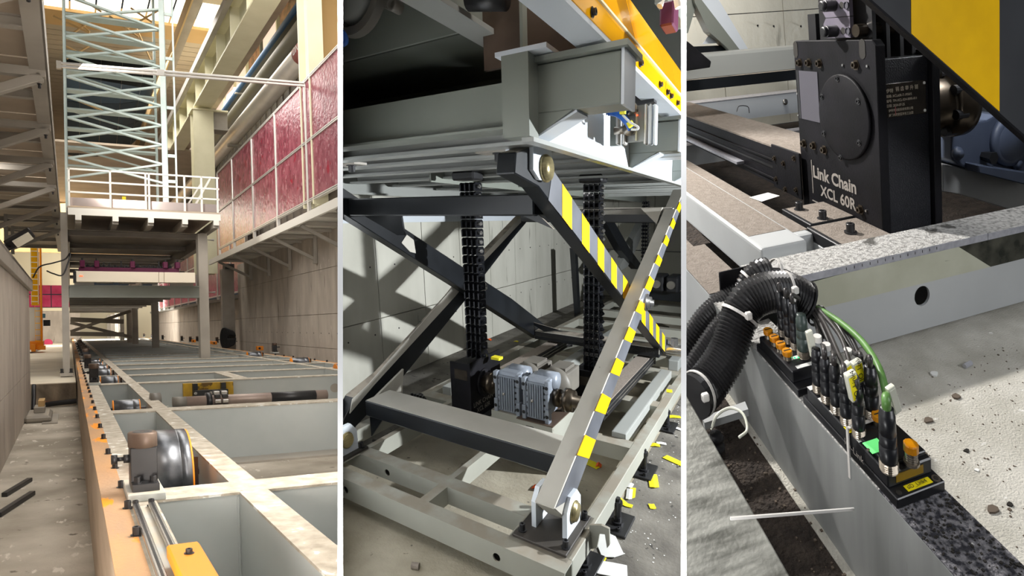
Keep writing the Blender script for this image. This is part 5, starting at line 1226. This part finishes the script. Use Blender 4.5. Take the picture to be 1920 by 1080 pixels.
for k, u in enumerate((1.0, 1.045, 1.09, 1.13)):
    obj('link_plate', G().box(u, u+.012, 1.17, 1.40, -.10, .25), m_black, q)
    for w in (-.03, .06, .15): obj('pin', G().cyl((u-.03, 1.2, w), (u, 1.2, w), .016, 12), m_bronze, q)
# --- upper left: tubes and bright frames behind
obj('cross_tube', G().box(.5, 1.75, 2.4, 2.6, -.225, -.11), m_p2, label='grey cross tube passing behind the housing', cat='beam', bevel=.012)
obj('cross_tube', G().box(.5, 1.75, 2.36, 2.40, -.262, -.215), m_arm, label='dark bar for the shaded underside of the grey cross tube', cat='beam')  # black bar stands for the tube's underside, shade put into its colour
a_ = [V(x, y, 2.3) for x, y in ((1280, 75), (1287, 79), (1329, 115), (1327, 126), (1280, 133))]
obj('dark_bracket', G().prism(a_, (0, -.03, 0)), m_box3, label='dark wedge bracket at the left edge on the cross tube', cat='bracket', bevel=.003)
q = T('scissor_arm', 'pale sloping scissor arm with gusset at the top left corner', 'scissor arm')
obj('tube', G().prism([V(x, y, 2.7) for x, y in ((1303, -5), (1345, -5), (1406, 97), (1390, 97))], (0, .08, 0)), m_p2w, q)
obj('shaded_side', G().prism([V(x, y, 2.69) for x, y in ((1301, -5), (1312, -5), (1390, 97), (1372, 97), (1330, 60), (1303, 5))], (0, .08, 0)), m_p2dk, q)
obj('gusset', G().prism([V(x, y, 2.75) for x, y in ((1298, 84), (1372, 79), (1345, 79), (1333, 60), (1318, 82))], (0, .01, 0)), m_p2w, q)
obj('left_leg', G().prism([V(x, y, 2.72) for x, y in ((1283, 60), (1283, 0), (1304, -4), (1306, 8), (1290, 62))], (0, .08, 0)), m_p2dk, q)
obj('lower_bar', G().prism([V(x, y, 2.74) for x, y in ((1283, 88), (1380, 84), (1392, 98), (1283, 102))], (0, .05, 0)), m_arm, q)
for i, (v, a, b, m) in enumerate([(2.95, -.52, -.40, m_p2w), (3.3, -.56, -.44, m_p2w), (2.62, -.66, -.56, m_a3)]):
    q = T('rear_beam', ['bright lit frame beam seen under the cross tube', 'farther bright frame beam near the wall', 'frame beam in shade low behind the channel'][i], 'beam')
    obj('beam', G().box(.4, 2.2, v, v+.07, a, b), m, q); obj('top', G().box(.4, 2.2, v-.004, v+.075, b, b+.004), m_strip, q)
obj('glass_plate', G().box(1.0, 1.04, 2.0, 2.95, -.46, -.42).box(.92, 1.0, 1.9, 3.3, -.50, -.49), m_strip, label='long grey rail beside the cable channel', cat='rail')
p = V(1472, 191, 2.94); obj('grey_ball_end', G().lathe(p, (0, -1, 0), [(0, .018), (.006, .018), (.01, .001)], 16), m_silver, label='small round plug on the bright rear beam', cat='plug', smooth=True)
obj('wire_loop', G().tube(spline([V(1381, 210, 2.3), V(1386, 199, 2.3), V(1402, 200, 2.3), V(1405, 212, 2.3)], 6), .002, 5), m_cable, label='thin wire loop behind the cable channel', cat='wire')
# --- hazard striped arm, coupling and gearbox on the right
q = T('hazard_arm', 'broad dark arm with a wide yellow hazard stripe at the top right', 'scissor arm')
LOW = lambda x: (x-1635)*.884
va = .90
A3 = lambda pts: [V(x, y, va) for x, y in pts]
obj('tube', G().prism(A3([(1300, LOW(1300)), (1300, LOW(1300)-420), (2300, LOW(2300)-420), (2300, LOW(2300))]), (0, .018, 0)), m_arm3, q)
obj('lower_edge', G().prism(A3([(1300, LOW(1300)), (2300, LOW(2300)), (2300, LOW(2300)+6), (1300, LOW(1300)+6)]), (0, .02, 0)), m_box3, q)
obj('hazard_stripe', G().prism([V(x, y, va-.0003) for x, y in ((1705, LOW(1705)-419), (1873.5, LOW(1873)-419), (1873.5, LOW(1873)-1.5), (1708.5, LOW(1708)-1.5))], (0, -.0008, 0)), m_stripe3, q)
q = T('shaft_coupling', 'dark oily shaft coupling between the housing and the blue gearbox', 'coupling')
pc = V(1800, 205, 1.3)
obj('hub', G().lathe((1.178, 1.3, pc[2]+.03), (1, 0, 0), [(0, .05), (.075, .05), (.076, .075), (.082, .078), (.16, .078), (.165, .088), (.17, .10), (.205, .10), (.208, .104), (.235, .104), (.24, .06)], 40), m_bronze, q, smooth=True)
obj('shaft', G().cyl((1.176, 1.3, pc[2]+.03), (1.22, 1.3, pc[2]+.03), .052, 28), m_nickel, q, smooth=True)
for k in range(8):
    a = k*math.pi/4+.3; obj('clamp_bolt', G().cyl((1.33, 1.3+.088*math.cos(a), pc[2]+.03+.088*math.sin(a)), (1.37, 1.3+.088*math.cos(a), pc[2]+.03+.088*math.sin(a)), .014, 12), m_black, q)
q = T('blue_gearbox', 'slate blue cast gearbox with a round cover at the right edge', 'gear box')
gv = 1.30
def gp(x, y, dv=0): return V(x, y, gv+dv)
obj('casing', G().prism([gp(x, y) for x, y in ((1785, 236), (1812, 232), (1850, 225), (1868, 215), (1885, 226), (1930, 220), (1940, 340), (1922, 340), (1811, 316), (1785, 300))], (0, .25, 0)), m_gearbl, q, bevel=.006, seg=2)
obj('round_cover', G().lathe(gp(1888, 264), (0, -1, 0), [(0, .078), (.015, .076), (.02, .062), (.021, .058), (.024, .056)], 36), m_gearbl, q, smooth=True)
obj('foot_flange', G().prism([gp(x, y) for x, y in ((1808, 303), (1930, 322), (1930, 348), (1811, 318))], (0, -.05, 0)), m_gearbl, q, bevel=.003)
for x, y in ((1793, 287), (1903, 306)): obj('mount_bolt', G().lathe(gp(x, y), (0, -1, 0), [(0, .02), (.01, .02), (.011, .012), (.02, .012)], 16), m_gearbl, q, smooth=True)
obj('black_nut', G().lathe(gp(1843, 292), (0, -1, 0), [(0, .014), (.04, .02)], 6), m_black, q)
obj('gear_stand', G().prism([V(x, y, 1.32) for x, y in ((1768, 308), (1790, 312), (1935, 345), (1935, 400), (1900, 395), (1800, 365), (1768, 360))], (0, .2, 0)), m_a3, label='light grey stand under the blue gearbox', cat='stand', bevel=.003)
obj('bright_block', G().box(1.30, 1.36, 1.9, 2.0, -.62, -.45), m_a3, label='small pale block seen between housing and gearbox', cat='block')
# --- connector blocks on the beam
def h3(px, py, z=-.47): return P(px, py, 'w', z)
TB = T3+.03
def plug(px, py, hgt, r=.0078, par=None, m=m_blkpl, z=TB, nut=True):
    c = h3(px, py, z); q_ = par
    if nut: obj('threaded_nut', G().lathe(c, (0, 0, 1), [(0, r*1.05)]+[(.001+.0012*k, r*(1.12 if k % 2 else .98)) for k in range(9)], 16), m_nickel, q_, smooth=False)
    b = obj('plug_body', G().lathe(c+(0, 0, .011 if nut else 0), (0, 0, 1), [(0, r), (.002, r*1.05), (.018, r*1.05), (.0185, r*.93), (.02, r*.98), (.0305, r*.98), (.031, r*.92), (.0325, r*.92), (.033, r*.97), (hgt-.008, r*.93), (hgt-.0075, r*.85), (hgt-.001, r*.78), (hgt, r*.5)], 16), m, q_, smooth=True)
    return c+(0, 0, hgt+.01)
def cap(px, py, par, z=TB, tall=.006):
    c = h3(px, py, z)
    obj('cap_thread', G().lathe(c, (0, 0, 1), [(0, .0066), (tall, .0066)], 14), m_nickel, par)
    k = obj('amber_cap', G().lathe(c+(0, 0, tall), (0, 0, 1), [(0, .0072), (.001, .0082), (.007, .0082), (.008, .0072)], 12), m_amber, par)
    obj('cap_slot', G().box(c[0]-.006, c[0]+.006, c[1]-.0008, c[1]+.0008, c[2]+tall+.008, c[2]+tall+.0085), m_ink, k)
tops = []
def module(v0, v1, lab, name, grp='connector blocks on the beam', holes=True):
    q_ = T(name, lab, 'connector block', grp)
    obj('base', G().box(.3725, .4425, v0+.001, v1-.001, T3, T3+.012), m_blkpl, q_, bevel=.001)
    obj('body', G().box(.3735, .4385, v0+.016, v1-.012, T3+.012, TB), m_blkpl, q_, bevel=.0015)
    return q_
# far module
qf = module(.625, .755, 'far black connector block with four amber caps', 'connector_block')
for x, y in ((1441, 633), (1453, 646), (1465, 659), (1477, 673)): cap(x, y, qf)
for i in range(5):
    v = .735-.022*i; obj('label_strip', G().box(.385, .437, v-.0035, v+.0035, TB, TB+.0006), m_clear if 0 else m_paper, qf)
for x, y, m in ((1499, 662, m_led_o), (1504, 667, m_led_o), (1497, 670, m_led_g), (1490, 671, m_led_g)):
    c = h3(x, y, TB+.0008); obj('led', G().lathe(c, (0, 0, 1), [(0, .0016), (.001, .001)], 8), m, qf)
# middle long module
qm = module(.462, .615, 'middle black connector block crowded with black plugs', 'connector_block')
for i in range(5):
    v = .60-.026*i; obj('label_strip', G().box(.374, .384, v-.005, v+.003, TB, TB+.0006), m_paper, qm)
c = h3(1592, 805, TB+.0005); obj('yellow_label', G().box(c[0]-.004, c[0]+.006, c[1]-.005, c[1]+.006, TB, TB+.0008), m_ytape, qm)
obj('gold_label', G().box(.415, .436, .475, .495, TB, TB+.0006), m_ochre, qm)
cap(1647, 795, qm)
text('lettering', 'IO-Link', (.3718, .518, T3+.010), (0, -1, 0), (0, 0, 1), .012, m_letter, qm)
# near module
qn = module(.425, .508, 'near black fieldbus module with green screen and yellow label', 'fieldbus_module', 'connector blocks on the beam')
obj('raised_lid', G().box(.378, .436, .447, .497, TB, TB+.005), m_blkpl, qn, bevel=.001)
c = h3(1640, 838, TB+.005); obj('green_screen', G().box(c[0]-.010, c[0]+.012, c[1]-.008, c[1]+.010, TB+.005, TB+.0056), m_screen, qn)
obj('yellow_label', G().box(.392, .428, .4295, .4375, T3+.0122, T3+.0128), m_ytape, qn)
text('lettering', 'sID_Link4', (.394, .4315, T3+.0131), (1, 0, 0), (0, 1, 0), .007, m_ink, qn)
obj('dark_yellow_label', G().box(.385, .425, .4405, .441, T3+.016, T3+.026), m_ochre, qn)
for u in (.381, .4355): obj('screw_hole', G().lathe((u, .4325, T3+.012), (0, 0, 1), [(0, .005 if u > .4 else .0035), (.0008, .005 if u > .4 else .0035), (.0009, .0026)], 14), m_nickel if u > .4 else m_ink, qn)
obj('screw_hole', G().cyl((.4355, .4325, T3+.0125), (.4355, .4325, T3+.0132), .0028, 12), m_ink, qn)
c = h3(1709, 868, TB+.004); 
obj('socket_thread', G().lathe(c, (0, 0, 1), [(0, .009), (.003, .009)]+[(.003+.0013*k, .0072 if k % 2 else .0066) for k in range(9)], 18), m_nickel, qn)
obj('amber_cap', G().lathe(c+(0, 0, .014), (0, 0, 1), [(0, .007), (.001, .0085), (.009, .0085), (.010, .0072)], 12), m_amber, qn)
obj('small_screw', G().lathe(h3(1628, 844, TB+.005), (0, 0, 1), [(0, .002), (.001, .002)], 10), m_nickel, qn)
# cable tie round the module
obj('cable_tie', G().box(.3705, .3725, .5075, .5115, -.53, TB+.007).box(.3705, .442, .5075, .5115, TB+.0055, TB+.007), m_tie, label='white cable tie wrapped over the module joint', cat='cable tie')
# plugs with their cables
GP = 'black plugs with cables on the connector blocks'
mouth = V(1512, 566, .80)
def plugged(px, py, hgt, path, lab, r=.0078, cr=.0036, m=m_blkpl, cm=None, z=TB):
    q_ = T('plug', lab, 'plug', GP)
    topp = plug(px, py, hgt, r, q_, m, z)
    if path:
        pts = [topp-(0, 0, .004), topp+(0, 0, .012)]+[V(x, y, v) for x, y, v in path]
        obj('cable', G().tube(spline(pts, 8), cr, 8), cm or m_cable2, q_, smooth=True)
left = [((1535, 733), 'first black plug in the left row, farthest from the screen', .05, None), ((1551, 752), 'second black plug in the left row of the middle block', .05, [(1540, 640, .66), (1528, 600, .74)]),
        ((1569, 772), 'third black plug in the left row of the middle block', .054, [(1561, 660, .62), (1540, 610, .70), (1525, 585, .76)]), ((1588, 794), 'fourth plug in the left row, in front of the yellow square label', .052, [(1575, 670, .58), (1548, 610, .68), (1528, 580, .76)]),
        ((1611, 818), 'fifth plug in the left row carrying a yellow tag sleeve', .052, [(1596, 690, .56), (1575, 630, .64), (1535, 580, .74)])]
for (x, y), lab, h_, pth in left: plugged(x, y, h_, pth, lab)
plugged(1617, 757, .046, [(1600, 660, .62), (1570, 610, .68), (1535, 575, .77)], 'plug in the right row under the long yellow sleeve')
plugged(1635, 780, .056, [(1618, 680, .6), (1590, 625, .66), (1545, 585, .76)], 'rightmost ribbed black plug of the middle block', r=.0092)
for i, (x, y) in enumerate(((1468, 628), (1480, 641), (1492, 653))):
    plugged(x, y, .062, [(x-2+4*i, 560, .74)], ['farthest thick black plug on the far block', 'middle thick black plug on the far block', 'third thick black plug on the far block'][i], r=.0075)
plugged(1507, 668, .055, None, 'grey green plug with clear base on the far block', r=.0095, m=m_gplug)
c = h3(1540, 720, TB)
plugged(1667, 880, .062, [(1662, 740, .50), (1648, 690, .54), (1620, 645, .60), (1585, 612, .66), (1545, 585, .73), (1518, 572, .80)], 'large near plug with a thick green cable', r=.0098, cr=.0052, cm=m_green, z=TB+.005)
# tag sleeves
def sleeve(x0, y0, x1, y1, v, r, lab, txt=None, m=m_ytape):
    q_ = T('tag_sleeve', lab, 'cable tag', 'clear sleeves with yellow tags on the cables')
    a, b = V(x0, y0, v), V(x1, y1, v)
    obj('sleeve', G().bar(a, b, r*2, r*1.2, (0, 1, 0)), m_clear, q_, bevel=r*.3, seg=2)
    d_ = nz(b-a)
    obj('tag', G().bar(a+d_*.003-(0, r*.62, 0), b-d_*.003-(0, r*.62, 0), r*1.5, r*.1, (0, 1, 0)), m, q_)
    if txt: text('lettering', txt, a+d_*.005-(r*.45*-1, r*.72, 0), d_, np.cross(d_, (0, 1, 0)) if 0 else (-d_[2]*1, 0, d_[0]*1), r*1.3, m_ink, q_)
sleeve(1604, 748, 1593, 698, .50, .0075, 'near yellow tag sleeve hanging lowest among the cables', 'IO_Link4')
sleeve(1612, 715, 1604, 676, .53, .0075, 'yellow tag sleeve up and right of the lowest one', 'IO_Link4')
sleeve(1592, 700, 1584, 682, .53, .007, 'short yellow tag sleeve behind the lowest one')
sleeve(1682, 772, 1668, 724, .47, .0055, 'pale tag sleeve tied to the green cable', None, m_clear)
sleeve(1526, 668, 1516, 620, .60, .005, 'empty clear sleeve beside the grey green plug', None, m_clear)
for i, (x, y) in enumerate(((1533, 640), (1550, 655), (1568, 700), (1590, 665))):
    a = V(x, y, .60); obj('cable_tie', G().cyl(a, a+(0, 0, .008), .006, 10), m_tie, label=['white tie on the first cable', 'white tie on the second cable', 'white tie low between the plugs', 'white tie below the yellow sleeve'][i], cat='cable tie', group='white ties among the plug cables')
# --- corrugated hoses
def hose(path, r, lab, name='corrugated_hose', n=260, grp='corrugated black hoses'):
    q_ = T(name, lab, 'hose', grp); pts = spline([V(x, y, v) for x, y, v in path], 40)
    seg = [0]; 
    for a, b in zip(pts, pts[1:]): seg.append(seg[-1]+np.linalg.norm(b-a))
    L_ = seg[-1]; m_ = int(L_/.003); xs = np.linspace(0, L_, m_); pp = np.array(pts)
    rs = [np.array([np.interp(x, seg, pp[:, k]) for k in range(3)]) for x in xs]
    obj('tube', G().tube(rs, r, 18, .12), m_hose, q_, smooth=False)
    return q_, rs
q1, r1 = hose([(1300, 745, .72), (1325, 722, .74), (1362, 665, .76), (1382, 605, .78), (1402, 566, .79), (1440, 548, .79), (1480, 548, .79), (1508, 563, .785)], .0335, 'nearest thick corrugated hose arching to the cable mouth')
q2, r2 = hose([(1262, 745, .86), (1290, 712, .86), (1318, 665, .87), (1356, 612, .88), (1400, 572, .89)], .0235, 'middle corrugated hose left of the arching one')
q3, r3 = hose([(1262, 685, .93), (1288, 645, .93), (1325, 592, .94), (1370, 558, .95), (1400, 548, .95)], .0225, 'farthest corrugated hose at the left edge')
q4, r4 = hose([(1396, 572, .91), (1402, 538, .91), (1420, 514, .91), (1440, 508, .91)], .026, 'short upper corrugated hose behind the arch')
q5, r5 = hose([(1418, 590, .86), (1430, 592, .85), (1436, 590, .84)], .03, 'short hose end below the arch')
def ring(path_pts, k, r, par):
    i = int(k*(len(path_pts)-1)); a = path_pts[max(i-2, 0)]; b = path_pts[min(i+2, len(path_pts)-1)]; c = path_pts[i]; d = nz(b-a)
    obj('tie_band', G().lathe(c-d*.0025, d, [(0, r*.98), (0, r*1.03), (.005, r*1.03), (.005, r*.98)], 28, close=False), m_tie, par)
    f = V(1, 1, .5)*0
    obj('tie_head', G().box(c[0]-.006, c[0]+.006, c[1]-r*1.12-.004, c[1]-r*1.12+.006, c[2]+.012, c[2]+.024), m_tie, par, bevel=.002)
ring(r1, .04, .0335, q1); ring(r1, .53, .0335, q1); ring(r1, .87, .0335, q1); ring(r4, .55, .026, q4)
e = r1[-1]; d = nz(r1[-1]-r1[-8])
obj('hose_mouth', G().lathe(e, d, [(0, .034), (.003, .036), (.004, .030), (-.004, .028)], 24, close=False), m_hose, q1)
obj('mouth_dark', G().lathe(e, d, [(0, .0), (.0005, .029)], 24, close=False), m_ink, q1)
# upper loom fanning from the upper hose
q6 = T('cable_loom', 'bundle of dark cables leaving the upper hose and passing behind the arch', 'cable loom')
for k in range(7):
    obj('cable', G().tube(spline([V(1442+k*2, 505+k*3, .905), V(1470+k*3, 508+k*3, .90), V(1500+k*3, 524+k*2, .88), V(1515+k*2, 545+k*2, .86)], 8), .004, 7), m_cable2, q6, smooth=True)
obj('clamp_ring', G().lathe(V(1450, 512, .90), (1, 0, -.4), [(0, .026), (0, .028), (.006, .028), (.006, .026)], 24, close=False), m_tie, q6)
q7 = T('cable_loom', 'cables bunched in the mouth of the arching hose', 'cable loom')
for k in range(8):
    a = 2*math.pi*k/8; o_ = np.array((0, math.cos(a)*.013, math.sin(a)*.013)) + ((0, 0, 0))
    obj('cable', G().tube(spline([V(1495, 560, .79)+o_, V(1518, 580, .785)+o_*.9, V(1535, 600, .77)+o_*.7, V(1545, 620, .75)+o_], 6), .0042, 7), m_cable2, q7, smooth=True)
obj('black_tie', G().lathe(V(1530, 590, .775), nz(V(1545, 608, .77)-V(1525, 585, .775)), [(0, .0185), (0, .0205), (.005, .0205), (.005, .0185)], 20, close=False), m_black, q7)
# --- lower left: steel plate, zip tie, gap
tp = obj('steel_plate', G().box(-.35, .216, .02, .78, T3-.015, T3), m_plate3, label='scuffed brushed steel plate at the lower left', cat='plate', bevel=.002)
obj('gap_bracket', G().prism([H(x, y, -.60) for x, y in ((1318, 795), (1398, 765), (1404, 780), (1322, 806))], (0, 0, .012)), m_a3, label='pale cross bracket down in the dark gap', cat='bracket')
obj('conduit_end', G().lathe(H(1343, 846, -.64), (.1, .0, 1), [(0, .015), (.012, .015), (.013, .012), (.022, .012), (.023, .014), (.03, .010)], 16), m_blkpl, label='black conduit fitting down in the gap', cat='fitting', smooth=True)
obj('thin_cable', G().tube(spline([V(1334, 805, .66), V(1345, 778, .66), V(1370, 765, .66), V(1393, 776, .64), V(1401, 805, .62), V(1386, 820, .61)], 8), .0022, 6), m_clear, label='thin pale cable looping over the gap bracket', cat='cable', smooth=True)
obj('zip_tie', G().prism([V(1370, 971, .41), V(1370, 976, .41), V(1602, 958, .46), V(1602, 953, .46)], (0, .0015, 0)), m_tie, label='long white zip tie tail sticking out across the gap', cat='cable tie')
# --- debris
rnd = random.Random(3)
for i, (px, py, r, lab) in enumerate([(1792, 745, .008, 'dark crumb like a dead leaf on the sunlit concrete'), (1741, 790, .007, 'flat dark chip left of centre on the concrete'), (1862, 958, .007, 'long dark chip near the right edge of the gritty beam'), (1816, 688, .008, 'short metal tube offcut at the edge of the shadow'), (1752, 702, .007, 'pale crumpled scrap at the edge of the shadow'), (1812, 846, .004, 'small round black crumb on the concrete'), (1893, 946, .004, 'black crumb at the right of the concrete'), (1831, 882, .0035, 'tiny white chip on the concrete')]):
    c = H(px, py, -.70); m = [m_chip, m_chip, m_chip, m_strip, m_paper, m_ink, m_ink, m_paper][i]
    g = G()
    if i == 3: g.cyl(c+(-.012, 0, .004), c+(.012, .004, .004), .005, 10)
    else:
        k = 7; pts = [c+(r*1.4*math.cos(a)*rnd.uniform(.6, 1.2), r*math.sin(a)*rnd.uniform(.6, 1.2), 0) for a in np.linspace(0, 2*math.pi, k+1)[:-1]]
        g.prism(pts, (0, 0, r*.5))
    obj('debris', g, m, label=lab, cat='debris', group='debris on the concrete')
g = G()
for i in range(700):
    u = rnd.uniform(.45, 1.3); v = rnd.uniform(.2, .85); r = rnd.uniform(.0005, .0014)*(1 if rnd.random() < .95 else 2)
    g.box(u-r, u+r, v-r, v+r, -.70, -.70+r)
obj('grit', g, m_chip, label='fine dark grit scattered over the pale concrete', cat='grit', kind='stuff')
g = G()
for i in range(420):
    u = rnd.uniform(.372, .443); v = rnd.uniform(.25, .43); r = rnd.uniform(.0004, .0013)
    g.box(u-r, u+r, v-r, v+r, T3, T3+r)
obj('grit', g, m_ink, label='coarse black grit on top of the beam beside the near module', cat='grit', kind='stuff')
g = G()
for i in range(160):
    u = rnd.uniform(.22, .37); v = rnd.uniform(.35, .78); r = rnd.uniform(.0005, .0018)
    g.box(u-r, u+r, v-r, v+r, -.667, -.666+r)
obj('grit', g, m_chip, label='crumbs lying down in the dark gap', cat='grit', kind='stuff')
# ------------------------------------------------------------------ white partitions added between the bays, the long one blocks stray light
B = 1
def partition(px0, px1, y0, y1, z0, z1):
    g = G(); X = lambda px, y: (px-960)/FPX*y
    e = .02
    vs = [(X(px0+e, y0), y0, z0), (X(px1-e, y0), y0, z0), (X(px1-e, y1), y1, z0), (X(px0+e, y1), y1, z0)]
    me = bpy.data.meshes.new('partition'); top = [(a, b, z1) for a, b, c in vs]
    me.from_pydata(vs+top, [], [(3, 2, 1, 0), (4, 5, 6, 7), (0, 1, 5, 4), (1, 2, 6, 5), (2, 3, 7, 6), (3, 0, 4, 7)]); me.materials.append(m_white)
    o = bpy.data.objects.new('partition', me); sc.collection.objects.link(o); o['kind'] = 'structure'
PARTS = [(633, 643, .4, 40, -1.5, 14), (1277, 1287, .4, .46, 1.0, 2.2)]
for a in PARTS: partition(*a)
finish()
